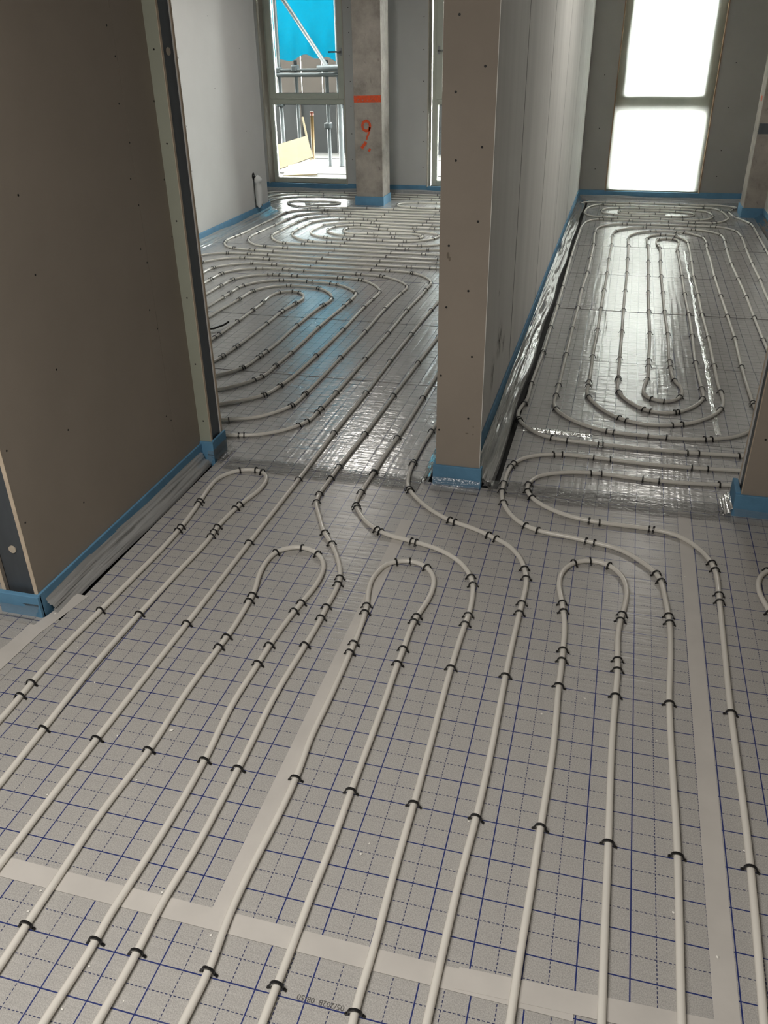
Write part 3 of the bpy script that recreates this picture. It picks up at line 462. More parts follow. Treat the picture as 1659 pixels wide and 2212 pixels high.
M['blue'] = simple('blue', (.12, .29, .46), .7, var=.10, scale=9, bump=.3, bscale=180)
M['board'] = simple('board', (.335, .293, .245), .8, var=.05, scale=2.2, bump=.08, bscale=240)
M['board_edge'] = simple('board_edge', (.62, .52, .40), .85, var=.08, scale=30)
M['board_green_lit'] = simple('board_green_lit', (.35, .37, .30), .8, var=.05, scale=2.5)  # plasterboard with the greenish light falling on it put into its colour
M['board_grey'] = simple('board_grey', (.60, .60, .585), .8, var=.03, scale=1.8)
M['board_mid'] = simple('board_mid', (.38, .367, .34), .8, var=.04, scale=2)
M['plaster'] = simple('plaster', (.80, .795, .76), .85, var=.03, scale=3)
M['panel'] = simple('panel', (.80, .79, .755), .7, var=.06, scale=3.0, stretch=(1, 1.6, .12), bump=.1, bscale=60)
M['joint'] = simple('joint', (.26, .255, .24), .85)
M['white_edge'] = simple('white_edge', (.82, .82, .78), .7, var=.04)
M['dark_gap'] = simple('dark_gap', (.02, .02, .02), .9)
M['stud'] = simple('stud', (.10, .115, .13), .45, .35, var=.12, scale=12, stretch=(1, 1, .2))
M['ceiling'] = simple('ceiling', (.82, .81, .79), .9, var=.05)
M['pvc'] = simple('pvc', (.66, .69, .60), .35, var=.02)
M['reveal'] = simple('reveal', (.55, .51, .44), .7, var=.06, scale=4, stretch=(1, 1, .3))
M['wood'] = simple('wood', (.30, .20, .125), .7, var=.2, scale=10, stretch=(3, 3, .3))
M['concrete'] = concrete_material('concrete', (.36, .325, .285))
M['orange'] = paint_material('orange', (.80, .10, .025))
M['glass'] = glass_material('glass')
M['window_film'] = sheet_material('window_film', (.90, .91, .885), .86, .03)
M['tarp'] = sheet_material('tarp', (.0005, .027, .044), .75, .0)
M['screw'] = simple('screw', (.012, .012, .012), .5)
M['knob'] = simple('knob', (.52, .46, .37), .7)
M['metal'] = simple('metal', (.45, .46, .47), .35, .8, var=.05)
M['galv'] = simple('galv', (.022, .028, .031), .5, .25, var=.1, scale=12)
M['ply'] = simple('ply', (.15, .12, .072), .7, var=.08, scale=5, stretch=(1, 5, 5))
M['plank'] = simple('plank', (.020, .019, .017), .8, var=.12, scale=4, stretch=(6, 1, 1))
M['fence'] = simple('fence', (.030, .022, .016), .8, var=.12, scale=4)
M['sheet_grey'] = simple('sheet_grey', (.020, .021, .022), .7, var=.25, scale=4, stretch=(3, 3, .5))
M['post'] = simple('post', (.09, .05, .008), .6, var=.05)
M['post_end'] = simple('post_end', (.08, .014, .003), .6, var=.05)
M['pale_sheet'] = sheet_material('pale_sheet', (.060, .064, .066), .7, .0)
M['plastic_bag'] = sheet_material('plastic_bag', (.82, .83, .82), .15, .05)
M['crumb'] = simple('crumb', (.86, .85, .80), .8)
M['ink'] = simple('ink', (.10, .095, .09), .6)
M['facade'] = simple('facade', (.06, .06, .058), .8, var=.05)
M['ground'] = simple('ground', (.09, .085, .08), .9, var=.15)
def stain_material(name, col):
    m, nt, out = new_mat(name)
    N = NT(nt)
    co = N.n('ShaderNodeTexCoord').outputs['Object']
    b = N.bsdf(Base_Color=col, Roughness=.9)
    t = N.n('ShaderNodeBsdfTransparent')
    ln = N.n('ShaderNodeVectorMath', operation='LENGTH')
    N.l(co, ln.inputs[0])
    fall = N.math('SUBTRACT', 1.0, ln.outputs['Value'])
    f = N.math('MULTIPLY', fall, N.ramp(N.noise(co, 2.5, 5, .6), [(.38, (0, 0, 0)), (.62, (1, 1, 1))]))
    mx = N.n('ShaderNodeMixShader')
    N.l(N.math('MULTIPLY', f, .8), mx.inputs[0])
    N.l(t.outputs[0], mx.inputs[1]); N.l(b.outputs[0], mx.inputs[2])
    N.l(mx.outputs[0], out.inputs[0])
    return m
M['stain'] = stain_material('stain', (.17, .155, .12))
M['grime'] = tape_material('grime', (.20, .17, .12), .62, .9)

# ---------------------------------------------------------------- floor
floor = boxes('floor', [(-4.2, 2.6, -4.6, 8.95, -.20, -.035)], M['slab'])
structure(floor, 'floor covered in grey gridded foil over dark slab', 'floor')

def panel(x0, x1, y0, y1, mat, dx=0.0, dy=0.0, dz=0.0):
    o = boxes('foil_panel', [(x0 - dx, x1 - dx, y0 - dy, y1 - dy, -.035, 0)], mat, floor)
    o.location = (dx, dy, dz)
    return o
FH, FR = M['foil_hall'], M['foil_room']
panel(-1.035, -.124, -.380, 1.62, FH, .0075, .006)
panel(-.1235, .8715, -.380, 1.62, FH)
panel(.872, 2.3, -.380, 1.62, FH, .0, .006)
panel(-4.0, .60, -1.38, -.3805, FH, .0112, .001)
panel(.6003, 2.3, -1.38, -.3805, FH, .004, -.003)
panel(-4.0, 2.3, -2.4, -1.3805, FH, .002, .004)
panel(-4.0, -1.0365, -.3795, .44, FH, .03, .02)
panel(-4.0, -1.25, .4405, 1.60, FH, .03, .02)
for i, (a, b) in enumerate([(1.621, 2.664), (2.674, 3.674), (3.685, 4.688), (4.695, 5.698), (5.705, 6.708), (6.715, 7.72), (7.726, 8.56)]):
    xl = -2.99 if b < 7 else -3.62
    panel(xl, -.115, a, b, FR, .004 * math.sin(i * 2.1), .005 * math.cos(i))
for i, (a, b) in enumerate([(1.621, 2.233), (2.239, 3.238), (3.244, 4.238), (4.252, 5.208), (5.215, 6.186), (6.200, 7.19), (7.196, 8.20), (8.206, 8.56)]):
    panel(.168, 1.772, a, b, FR, .004 * math.cos(i * 1.7), .005 * math.sin(i))

def strip_mesh(name, quads, z, mat, parent, th=.0006):
    v, f = [], []
    for q in quads:
        n = len(v)
        v += [(x, y, z) for x, y in q] + [(x, y, z - th) for x, y in q]
        f += [(n, n + 1, n + 2, n + 3), (n + 4, n + 7, n + 6, n + 5)] + [(n + i, n + 4 + i, n + 4 + (i + 1) % 4, n + (i + 1) % 4) for i in range(4)]
    return mesh_obj(name, v, f, mat, parent)
strip_mesh('tape_strip', [[(-.142, -.40), (-.101, -.40), (-.103, 1.30), (-.146, 1.30)]], .0012, M['tape'], floor)
strip_mesh('tape_strip', [[(.849, -.42), (.896, -.42), (.896, 1.60), (.853, 1.60)]], .0012, M['tape'], floor)
strip_mesh('tape_strip', [[(-1.5, -.404), (.60, -.410), (.60, -.365), (-1.5, -.356)]], .0022, M['tape'], floor)
strip_mesh('tape_strip', [[(.38, -.404), (.98, -.385), (.98, -.338), (.38, -.360)]], .0030, M['tape'], floor)
strip_mesh('tape_strip', [[(.965, -.425), (2.2, -.42), (2.2, -.37), (.965, -.375)]], .0034, M['tape'], floor)
strip_mesh('tape_strip', [[(-1.062, .578), (-1.019, .573), (-1.085, .20), (-1.135, .22)]], .0016, M['tape'], floor)
strip_mesh('tape_strip', [[(-1.115, .40), (-1.055, .38), (-1.085, -.30), (-1.140, -.30)]], .0026, M['tape'], floor)

# clear plastic tape across the two door openings
def crumple_patch(name, x0, x1, y0, y1, nx, ny, amp, mat, parent, seed, z=.0035):
    r = random.Random(seed)
    ph = [r.uniform(0, 6.28) for _ in range(6)]
    v, f = [], []
    for j in range(ny + 1):
        for i in range(nx + 1):
            x = x0 + (x1 - x0) * i / nx
            y = y0 + (y1 - y0) * j / ny + .006 * math.sin(x * 17 + ph[0]) + .004 * math.sin(x * 41 + ph[1])
            h = .5 + .5 * math.sin(x * 23 + y * 9 + ph[2]) * math.sin(y * 95 + ph[3] + 2 * math.sin(x * 13 + ph[4]))
            e = 0 if j in (0, ny) else 1
            v.append((x, y, z + e * amp * max(0, h - .25) + r.uniform(0, amp * .25)))
    for j in range(ny):
        for i in range(nx):
            a = j * (nx + 1) + i
            f.append((a, a + 1, a + nx + 2, a + nx + 1))
    return mesh_obj(name, v, f, mat, parent, smooth=True)
crumple_patch('clear_tape', -.99, -.14, 1.535, 1.655, 70, 10, .0022, M['clear_tape'], floor, 3)
crumple_patch('clear_tape', .13, 1.04, 1.555, 1.690, 76, 10, .0035, M['clear_tape'], floor, 5)
# creased ridges of loose film in the right room
def ridge(x0, y0, x1, y1, w, amp, seed):
    r = random.Random(seed)
    L = math.hypot(x1 - x0, y1 - y0)
    n = max(12, int(L / .02))
    ux, uy = (x1 - x0) / L, (y1 - y0) / L
    v, f = [], []
    ph = [r.uniform(0, 6.3) for _ in range(4)]
    for i in range(n + 1):
        s = L * i / n
        wob = .003 * math.sin(s * 4 + ph[0]) + .002 * math.sin(s * 19 + ph[1])
        for k in range(7):
            t = (k / 6 - .5) * 2
            hh = amp * math.exp(-(t * 2.0) ** 2) * (.75 + .25 * math.sin(s * 31 + ph[2])) + amp * .35 * abs(math.sin(s * 47 + t * 3 + ph[3])) * (1 - t * t)
            o = wob + t * w / 2
            v.append((x0 + ux * s - uy * o, y0 + uy * s + ux * o, .0006 + hh))
    for i in range(n):
        for k in range(6):
            a = i * 7 + k
            f.append((a, a + 1, a + 8, a + 7))
    return mesh_obj('film_crease', v, f, M['crease'], floor, smooth=True)
ridge(1.055, 2.36, 1.068, 6.12, .024, .003, 1)
ridge(.20, 2.235, .50, 2.225, .05, .006, 2)

# upside-down print on the near panel
fc = bpy.data.curves.new('printed_code', 'FONT')
fc.body = '05/2028  08-50'
fc.size = .0152
fc.materials.append(M['ink'])
to = link(bpy.data.objects.new('printed_code', fc))
to.parent = floor
to.location = (.187, -.4868, .0007)
to.rotation_euler = (0, 0, math.pi)
to['label'] = 'faint grey printed code upside down on foil'

# ---------------------------------------------------------------- walls
ZT = 2.6
def screws(parent, axis, sign, plane, pts, r=.0036):
    for a, b in pts:
        c = [0, 0, 0]
        c[axis] = plane
        o2 = [i for i in range(3) if i != axis]
        c[o2[0]], c[o2[1]] = a, b
        disc_obj('screw_head', c, r, axis, sign, .0006, M['screw'], parent, 8)

# stub wall at the left of the hall
wl = empty('wall_left', (-1.17, 1.0, 0))
structure(wl, 'brown-grey plasterboard stub wall at left of hall', 'wall')
def P_(o, par):            # parent with the world position kept
    o.parent = par
    o.location = (o.location.x - par.location.x, o.location.y - par.location.y, o.location.z - par.location.z)
    return o
P_(boxes('plasterboard', [(-1.1175, -1.105, .455, 1.399, .055, ZT)], M['board']), wl)
P_(boxes('plasterboard', [(-1.1175, -1.105, 1.401, 1.605, .055, ZT)], M['board']), wl)
P_(boxes('plasterboard', [(-1.235, -1.2225, .455, 1.605, .055, ZT)], M['board']), wl)
P_(boxes('board_edge', [(-1.1180, -1.1045, .4535, .4551, .055, ZT)], M['board_edge']), wl)
P_(boxes('board_edge', [(-1.2355, -1.2220, .4535, .4551, .055, ZT)], M['board_edge']), wl)
P_(boxes('metal_stud', [(-1.2220, -1.1180, .468, .470, .03, ZT), (-1.2220, -1.2200, .468, .515, .03, ZT), (-1.1200, -1.1180, .468, .515, .03, ZT), (-1.2215, -1.1185, .515, 1.60, -.03, ZT)], M['stud']), wl)
P_(disc_obj('plastic_plug', (-1.167, .468, .226), .0125, 1, -1, .004, M['knob'], None, 16), wl)
PT = [(.479, .560), (.478, .322), (.765, .501), (.764, .238), (.771, 1.208), (.770, .989), (1.366, 1.619), (1.389, 1.533), (1.368, 1.398), (1.397, 1.278), (1.368, 1.168), (1.394, 1.079), (1.363, .936), (1.392, .883),
      (1.359, .720), (1.394, .640), (1.362, .30), (1.392, .27), (1.600, 1.391), (1.596, 1.134), (1.597, .932), (.772, .70), (.478, .80), (.770, 1.43), (.768, 1.66)]
for a, b in PT:
    P_(disc_obj('screw_head', (-1.105, a, b), .0034, 0, 1, .0006, M['screw'], None, 8), wl)

# partition between hall and the left room, ending at the left doorway
wf = empty('wall_front', (-2.0, 1.66, 0))
structure(wf, 'partition end with grey metal stud beside left doorway', 'wall')
P_(boxes('plasterboard', [(-4.0, -1.055, 1.605, 1.6175, .055, ZT)], M['board_green_lit']), wf)
P_(boxes('plasterboard', [(-4.0, -1.055, 1.7025, 1.715, .055, ZT)], M['board_grey']), wf)
P_(boxes('board_edge', [(-1.0555, -1.0535, 1.6045, 1.618, .055, ZT)], M['board_edge']), wf)
P_(boxes('board_edge', [(-1.0555, -1.0535, 1.702, 1.7155, .055, ZT)], M['board_edge']), wf)
P_(boxes('metal_stud', [(-1.062, -1.060, 1.618, 1.702, -.03, ZT), (-3.95, -1.062, 1.620, 1.700, -.03, ZT)], M['stud']), wf)
P_(disc_obj('plastic_plug', (-1.060, 1.661, 1.542), .0125, 0, 1, .004, M['knob'], None, 16), wf)
for a, b in [(-1.082, 1.549), (-1.079, 1.254), (-1.082, .988), (-1.080, .70), (-1.082, .43), (-1.080, .18)]:
    P_(disc_obj('screw_head', (a, 1.605, b), .0034, 1, -1, .0006, M['screw'], None, 8), wf)

# partition between the two rooms
wm = empty('wall_middle', (0, 1.62, 0))
structure(wm, 'narrow partition between both doorways with plasterboard front', 'wall')
P_(boxes('plasterboard', [(-.083, .0915, 1.615, 1.6275, .055, ZT)], M['board']), wm)
P_(boxes('board_edge', [(.0915, .0935, 1.6150, 1.6275, .055, ZT)], M['white_edge']), wm)
P_(boxes('stud_core', [(-.07, .030, 1.6275, 8.60, -.03, ZT), (.03, .075, 1.630, 1.6335, .03, ZT)], M['dark_gap']), wm)
P_(boxes('plasterboard', [(-.083, -.0705, 1.6280, 8.60, .055, ZT)], M['board_grey']), wm)
P_(boxes('joint_backing', [(.030, .0453, 2.7, 8.2, .03, ZT)], M['joint']), wm)
ys = [1.640, 2.85, 4.12, 5.37, 6.75, 8.0, 8.60]
for a, b in zip(ys[:-1], ys[1:]):
    P_(boxes('wall_panel', [(.030, .046, a + .012, b - .012, .03, ZT)], M['panel'], bevel=.002), wm)
for a, b in [(-.033, 1.631), (.053, 1.490), (-.039, 1.418), (.053, 1.256), (-.033, 1.214), (.049, 1.022), (-.050, .938), (.024, .784), (-.054, .721), (.046, .542), (-.069, .460), (.041, .295), (-.072, .237)]:
    P_(disc_obj('screw_head', (a, 1.615, b), .0042, 1, -1, .0006, M['screw'], None, 10), wm)
for a, b, rx, rz in [(-.052, .905, .005, .011), (-.046, .893, .004, .008), (.038, .232, .006, .003), (.062, .262, .003, .002), (.062, .230, .003, .002)]:
    q = disc_obj('dirt_mark', (0, 0, 0), 1.0, 1, -1, .0004, M['grime'], None, 12)
    q.scale = (rx, 1, rz); q.location = (a, 1.6149, b)
    P_(q, wm)

for a, b, rx, rz in [(2.40, .36, .10, .10), (2.22, .26, .06, .09), (2.55, .30, .05, .06), (2.30, .60, .012, .02)]:
    q = disc_obj('dirt_mark', (0, 0, 0), 1.0, 0, 1, .0003, M['stain'], None, 20)
    q.scale = (1, rx, rz); q.location = (.0461, a, b)
    P_(q, wm)

# partition right of the right doorway
wr = empty('wall_right', (1.5, 1.66, 0))
structure(wr, 'plasterboard wall end at right of right doorway', 'wall')
P_(boxes('plasterboard', [(1.066, 2.5, 1.625, 1.6375, .055, ZT)], M['board']), wr)
P_(boxes('plasterboard', [(1.066, 2.5, 1.7225, 1.735, .055, ZT)], M['board_grey']), wr)
P_(boxes('board_edge', [(1.0645, 1.066, 1.6245, 1.638, .055, ZT)], M['board_edge']), wr)
P_(boxes('board_edge', [(1.0645, 1.066, 1.722, 1.7355, .055, ZT)], M['board_edge']), wr)
P_(boxes('metal_stud', [(1.072, 1.074, 1.638, 1.722, -.03, ZT), (1.074, 2.45, 1.640, 1.720, -.03, ZT)], M['stud']), wr)
for a, b in [(1.105, .312), (1.13, .60), (1.11, .90), (1.13, 1.2)]:
    P_(disc_obj('screw_head', (a, 1.625, b), .0042, 1, -1, .0006, M['screw'], None, 10), wr)

# left room: side wall and the recess beyond it
ws = empty('wall_side', (-3.1, 4.5, 0))
structure(ws, 'pale grey board wall on left of left room', 'wall')
P_(boxes('plasterboard', [(-3.17, -3.058, 1.72, 4.30, .03, ZT)], M['board_grey']), ws)
P_(boxes('plasterboard', [(-3.17, -3.058, 4.302, 5.55, .03, ZT)], M['board_grey']), ws)
P_(boxes('plasterboard', [(-3.17, -3.058, 5.552, 6.905, .03, ZT)], M['board_grey']), ws)
P_(boxes('plasterboard', [(-3.17, -3.066, 6.907, 7.285, .03, ZT)], M['board_grey']), ws)
for a, b in [(5.63, 1.45), (5.63, .95), (5.63, .60), (5.63, .30), (6.25, 1.75), (6.25, 1.2), (6.25, .7), (6.86, 1.5), (6.86, .8)]:
    P_(disc_obj('screw_head', (-3.058, a, b), .004, 0, 1, .0006, M['screw'], None, 8), ws)
structure(boxes('wall_recess', [(-4.0, -3.85, 7.2, 8.9, -.03, ZT), (-3.85, -3.17, 7.10, 7.22, -.03, ZT)], M['plaster']), 'plastered wall of recess left of far window', 'wall')

# far wall with its three window openings
wb = empty('wall_back', (0, 8.7, 0))
structure(wb, 'far grey plasterboard wall holding the tall windows', 'wall')
for a, b in [(-4.0, -3.575), (-2.595, -1.655), (-.655, .325), (1.305, 2.6)]:
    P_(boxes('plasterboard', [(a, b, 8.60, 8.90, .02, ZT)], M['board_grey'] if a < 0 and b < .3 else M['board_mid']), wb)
P_(boxes('lintel', [(-4.0, 2.6, 8.60, 8.90, 2.44, ZT + .1)], M['plaster']), wb)
P_(boxes('sill_slab', [(-4.0, 2.6, 8.61, 8.95, -.2, .060)], M['slab']), wb)
for a, b in [(-2.53, 1.85), (-2.53, 1.62), (-2.53, 1.4), (-2.53, 1.15), (-2.53, .9), (-2.53, .62), (-2.53, .35), (-1.70, 1.75), (-1.70, 1.45), (-1.70, 1.15), (-1.70, .85), (-1.70, .55), (-1.70, .28), (.20, 1.2), (.20, .7), (.20, .3), (1.45, 1.3), (1.45, .9), (1.45, .5), (1.45, .25)]:
    P_(disc_obj('screw_head', (a, 8.60, b), .005, 1, -1, .0006, M['screw'], None, 8), wb)
n = 1
for (xa, xb, mm) in [(-3.575, -2.595, 'reveal'), (-1.655, -.655, 'reveal'), (.325, 1.305, 'wood')]:
    structure(boxes('trim_%d' % n, [(xa, xa + .010, 8.592, 8.76, .075, 2.44)], M[mm]), 'left lining board of window opening %s' % ('one', 'two', 'three')[n // 2], 'trim'); n += 1
    structure(boxes('trim_%d' % n, [(xb - .010, xb, 8.592, 8.76, .075, 2.44)], M[mm]), 'right lining board of window opening %s' % ('one', 'two', 'three')[(n - 1) // 2], 'trim'); n += 1
for o in [o for o in bpy.data.objects if o.name.startswith('trim_')]:
    del o['label']; del o['category']

structure(boxes('wall_room_right', [(1.845, 2.0, 1.735, 8.60, -.03, ZT)], M['plaster']), 'side wall on the right of right room', 'wall')
structure(boxes('wall_hall_left', [(-4.15, -4.0, -4.6, 9.0, -.03, ZT)], M['board']), 'outer side wall left of hall', 'wall')
structure(boxes('wall_hall_right', [(2.45, 2.6, -4.6, 1.63, -.03, ZT)], M['board']), 'side wall right of hall', 'wall')
structure(boxes('wall_hall_back', [(-4.0, 2.45, -4.6, -4.45, -.03, ZT)], M['board']), 'closed wall at the near end of the hall', 'wall')
structure(boxes('ceiling', [(-4.2, 2.7, -4.6, 9.0, ZT, ZT + .12)], M['ceiling']), 'plain grey ceiling above rooms', 'ceiling')

# ---------------------------------------------------------------- blue edge strips with loose film
def skirt(p0, p1, nrm, parent, seed, z0=.045, out=.062, seg=.018, mat=None, zend=-.012):
    r = random.Random(seed)
    L = math.hypot(p1[0] - p0[0], p1[1] - p0[1])
    n = max(4, int(L / seg))
    K = 14
    prof = []
    for k in range(K - 1):
        t = k / (K - 2)
        prof.append((.002 + (out - .002) * t ** 1.25, .003 + (z0 - .003) * (1 - t) ** 1.1))
    prof.append((out * 1.08, zend))
    ph = [[r.uniform(0, 6.3) for _ in range(4)] for _ in range(K)]
    v, f = [], []
    for i in range(n + 1):
        t = i / n
        s = L * t
        bx, by = p0[0] + (p1[0] - p0[0]) * t, p0[1] + (p1[1] - p0[1]) * t
        top = .006 * math.sin(s * 3.1 + ph[0][0]) + .004 * math.sin(s * 8.7 + ph[0][1])
        for k, (o, z) in enumerate(prof):
            w = math.sin(k / (K - 1) * math.pi)
            d = w * (.0045 * math.sin(s * 2.3 + ph[k][0]) + .0035 * math.sin(s * 6.1 + ph[k][1]) + .002 * math.sin(s * 19 + ph[k][2]) + r.uniform(-.0012, .0012))
            d2 = .006 * math.sin(s * 5 + ph[1][2]) * (k / K)
            v.append((bx + nrm[0] * (o + d + d2), by + nrm[1] * (o + d + d2), z + .8 * d + (top if k < 2 else 0)))
    for i in range(n):
        for k in range(K - 1):
            a = i * K + k
            f.append((a, a + 1, a + K + 1, a + K))
    o = mesh_obj('film_skirt', v, f, mat or M['film'], parent, smooth=True)
    return o

ZS = .088
b = structure(boxes('baseboard_left', [(-1.105, -1.096, .445, 1.596, -.03, ZS - .008), (-1.245, -1.096, .436, .4535, -.03, ZS - .012), (-1.105, -1.044, 1.5935, 1.6045, -.03, ZS), (-1.0535, -1.044, 1.6045, 1.726, -.03, ZS + .004)], M['blue'], bevel=.002), 'blue foam edge strip around foot of left stub wall', 'edge strip')
skirt((-1.098, .47), (-1.098, 1.58), (1, 0), b, 1, z0=.05, out=.040, mat=M['film_y'])
skirt((-1.24, .438), (-1.10, .438), (0, -1), b, 2, out=.045, zend=.003, mat=M['film_clear'])
skirt((-1.07, 1.595), (-1.046, 1.595), (0, -1), b, 3, out=.03, zend=.003, mat=M['film_clear'])
skirt((-1.045, 1.58), (-1.045, 1.73), (1, 0), b, 4, out=.035, zend=.003, mat=M['film_clear'])
b = structure(boxes('baseboard_middle', [(-.093, .102, 1.604, 1.6145, -.03, ZS), (.0945, .102, 1.6145, 1.640, -.03, ZS), (.0465, .0565, 1.640, 8.595, -.03, ZS), (-.093, -.0835, 1.6145, 8.595, -.03, ZS)], M['blue'], bevel=.002), 'blue foam edge strip around foot of middle partition', 'edge strip')
skirt((.057, 1.66), (.057, 8.56), (1, 0), b, 5, z0=.036, out=.078, mat=M['film_y'])
skirt((.103, 1.60), (.103, 1.68), (1, 0), b, 6, out=.045, zend=.003, mat=M['film_clear'])
skirt((-.092, 1.603), (.10, 1.603), (0, -1), b, 7, z0=.03, out=.045, zend=.003, mat=M['film_clear'])
skirt((-.094, 1.60), (-.094, 5.2), (-1, 0), b, 8, out=.045, zend=.003, mat=M['film_y'])
b = structure(boxes('baseboard_right', [(1.045, 2.5, 1.6135, 1.6245, -.03, ZS), (1.045, 1.0640, 1.6245, 1.745, -.03, ZS + .006)], M['blue'], bevel=.002), 'blue foam edge strip at foot of right wall end', 'edge strip')
skirt((1.05, 1.613), (2.4, 1.613), (0, -1), b, 9, z0=.03, out=.055, zend=.003, mat=M['film_clear'])
skirt((1.045, 1.60), (1.045, 1.74), (-1, 0), b, 10, z0=.04, out=.035, zend=.003, mat=M['film_clear'])
b = structure(boxes('baseboard_side', [(-3.057, -3.046, 1.72, 7.285, -.03, ZS), (-3.8, -3.046, 7.2855, 7.296, -.03, ZS)], M['blue'], bevel=.002), 'blue foam edge strip along left room side wall', 'edge strip')
skirt((-3.045, 1.9), (-3.045, 7.28), (1, 0), b, 11, z0=.040, out=.085, mat=M['film_y'])
b = structure(boxes('baseboard_back', [(-3.84, -3.575, 8.589, 8.5995, -.03, ZS), (-3.575, -2.595, 8.612, 8.630, .06, .078), (-3.575, -2.595, 8.602, 8.611, -.03, .078), (-2.595, -1.655, 8.589, 8.5995, -.03, ZS), (-1.655, -.655, 8.602, 8.611, -.03, .078), (-1.655, -.655, 8.612, 8.630, .06, .078), (-.655, -.095, 8.589, 8.5995, -.03, ZS)], M['blue']), 'blue foam edge strip below the left room windows', 'edge strip')
skirt((-3.6, 8.588), (-.12, 8.588), (0, -1), b, 12, z0=.035, out=.05)
b = structure(boxes('baseboard_far', [(.057, .325, 8.589, 8.5995, -.03, ZS), (.325, 1.305, 8.602, 8.611, -.03, .078), (.325, 1.305, 8.612, 8.630, .06, .078), (1.305, 1.845, 8.589, 8.5995, -.03, ZS)], M['blue']), 'blue foam edge strip below the whitened window', 'edge strip')
skirt((.07, 8.588), (1.8, 8.588), (0, -1), b, 13, z0=.035, out=.05)
b = structure(boxes('baseboard_room', [(1.834, 1.8445, 1.74, 8.59, -.03, ZS)], M['blue']), 'blue foam edge strip along right wall of right room', 'edge strip')
skirt((1.833, 1.9), (1.833, 7.7), (-1, 0), b, 14, z0=.05, out=.06, mat=M['film_y'])

# ---------------------------------------------------------------- windows
def window(num, x0, x1, handle_left, label):
    w = empty('window_%d' % num, ((x0 + x1) / 2, 8.78, 0))
    structure(w, label, 'window')
    ya, yb = 8.752, 8.825
    T = 2.42
    P_(boxes('frame', [(x0, x0 + .062, ya, yb, .063, T), (x1 - .062, x1, ya, yb, .063, T), (x0 + .062, x1 - .062, ya, yb, .063, .118), (x0 + .062, x1 - .062, ya, yb, .910, .985), (x0 + .062, x1 - .062, ya, yb, T - .06, T)], M['pvc'], bevel=.003), w)
    s0, s1 = x0 + .042, x1 - .042
    sash = P_(boxes('sash', [(s0, s0 + .070, ya - .014, yb - .02, .968, T - .04), (s1 - .070, s1, ya - .014, yb - .02, .968, T - .04), (s0 + .070, s1 - .070, ya - .014, yb - .02, .968, 1.027), (s0 + .07, s1 - .07, ya - .014, yb - .02, T - .10, T - .04)], M['pvc'], bevel=.003), w)
    P_(boxes('pane', [(x0 + .062, x1 - .062, 8.786, 8.790, .118, .910)], M['glass']), w)
    boxes('pane', [(s0 + .07, s1 - .07, 8.770, 8.774, 1.027, T - .10)], M['glass'], sash)
    P_(boxes('gasket', [(x0 + .062, x1 - .062, 8.780, 8.784, .116, .121), (x0 + .062, x1 - .062, 8.780, 8.784, .907, .911), (s0 + .068, s1 - .068, 8.764, 8.768, 1.025, 1.030)], M['screw']), w)
    if handle_left is None:
        return w
    hx = s0 + .028 if handle_left else s1 - .028
    sg = 1 if handle_left else -1
    v, f = tube([(hx, ya - .014, 1.437), (hx, ya - .050, 1.437), (hx + sg * .012, ya - .058, 1.437), (hx + sg * .13, ya - .060, 1.436)], .009, 10)
    mesh_obj('handle', v, f, M['metal'], sash, smooth=True)
    boxes('handle_plate', [(hx - .014, hx + .014, ya - .021, ya - .0135, 1.40, 1.475)], M['metal'], sash, bevel=.003)
    return w
window(1, -3.588, -2.602, False, 'tall clear window with view of blue tarpaulin and scaffold')
window(2, -1.635, -.655, True, 'window mostly hidden behind middle partition, right of column')
w3 = window(3, .327, 1.303, None, 'tall window covered by milky white protective film')
v, f = [], []
nx, nz = 24, 50
for j in range(nz + 1):
    for i in range(nx + 1):
        x = .337 + (.958) * i / nx
        z = .082 + 2.34 * j / nz
        yy = 8.690 + .0035 * math.sin(x * 9 + z * 2) + .003 * math.sin(z * 7.3) + .004 * math.sin(x * 3 + z * 11) 
        v.append((x, yy, z))
for j in range(nz):
    for i in range(nx):
        a = j * (nx + 1) + i
        f.append((a, a + 1, a + nx + 2, a + nx + 1))
o = P_(mesh_obj('protective_film', v, f, M['window_film'], smooth=True), w3)
o['label'] = 'milky white protective film'

# ---------------------------------------------------------------- columns
def column(x0, x1, y0, y1, label):
    c = empty('concrete_column', ((x0 + x1) / 2, (y0 + y1) / 2, 0))
    tag(c, label, 'column')
    P_(boxes('shaft', [(x0, x1, y0, y1, -.03, ZT)], M['concrete'], bevel=.006), c)
    t = .011
    P_(boxes('edge_strip', [(x0 - t, x1 + t, y0 - t, y0, -.02, ZS), (x0 - t, x1 + t, y1, y1 + t, -.02, ZS), (x0 - t, x0, y0, y1, -.02, ZS), (x1, x1 + t, y0, y1, -.02, ZS)], M['blue']), c)['label'] = 'blue foam edge strip'
    return c
c1 = column(-2.245, -1.950, 7.765, 8.065, 'square concrete column with orange spray paint in left room')
yy = 7.7642
v, f = [], []
v += [(-2.242, yy, .993), (-1.953, yy, .998), (-1.953, yy, 1.060), (-2.242, yy, 1.056)]; f.append((0, 1, 2, 3))
P_(mesh_obj('paint_mark', v, f, M['orange']), c1)['label'] = 'orange sprayed bar'
def flat_stroke(pts, w):
    v, f = [], []
    for i, (x, z) in enumerate(pts):
        a = pts[max(0, i - 1)]; b2 = pts[min(len(pts) - 1, i + 1)]
        dx, dz = b2[0] - a[0], b2[1] - a[1]
        L = math.hypot(dx, dz) or 1
        v += [(x - dz / L * w / 2, yy, z + dx / L * w / 2), (x + dz / L * w / 2, yy, z - dx / L * w / 2)]
        if i:
            n = 2 * i
            f.append((n - 2, n - 1, n + 1, n))
    return v, f
ring = [(-2.117 + .040 * math.cos(a), .777 + .047 * math.sin(a)) for a in [-.5 + 2 * math.pi * k / 20 for k in range(21)]]
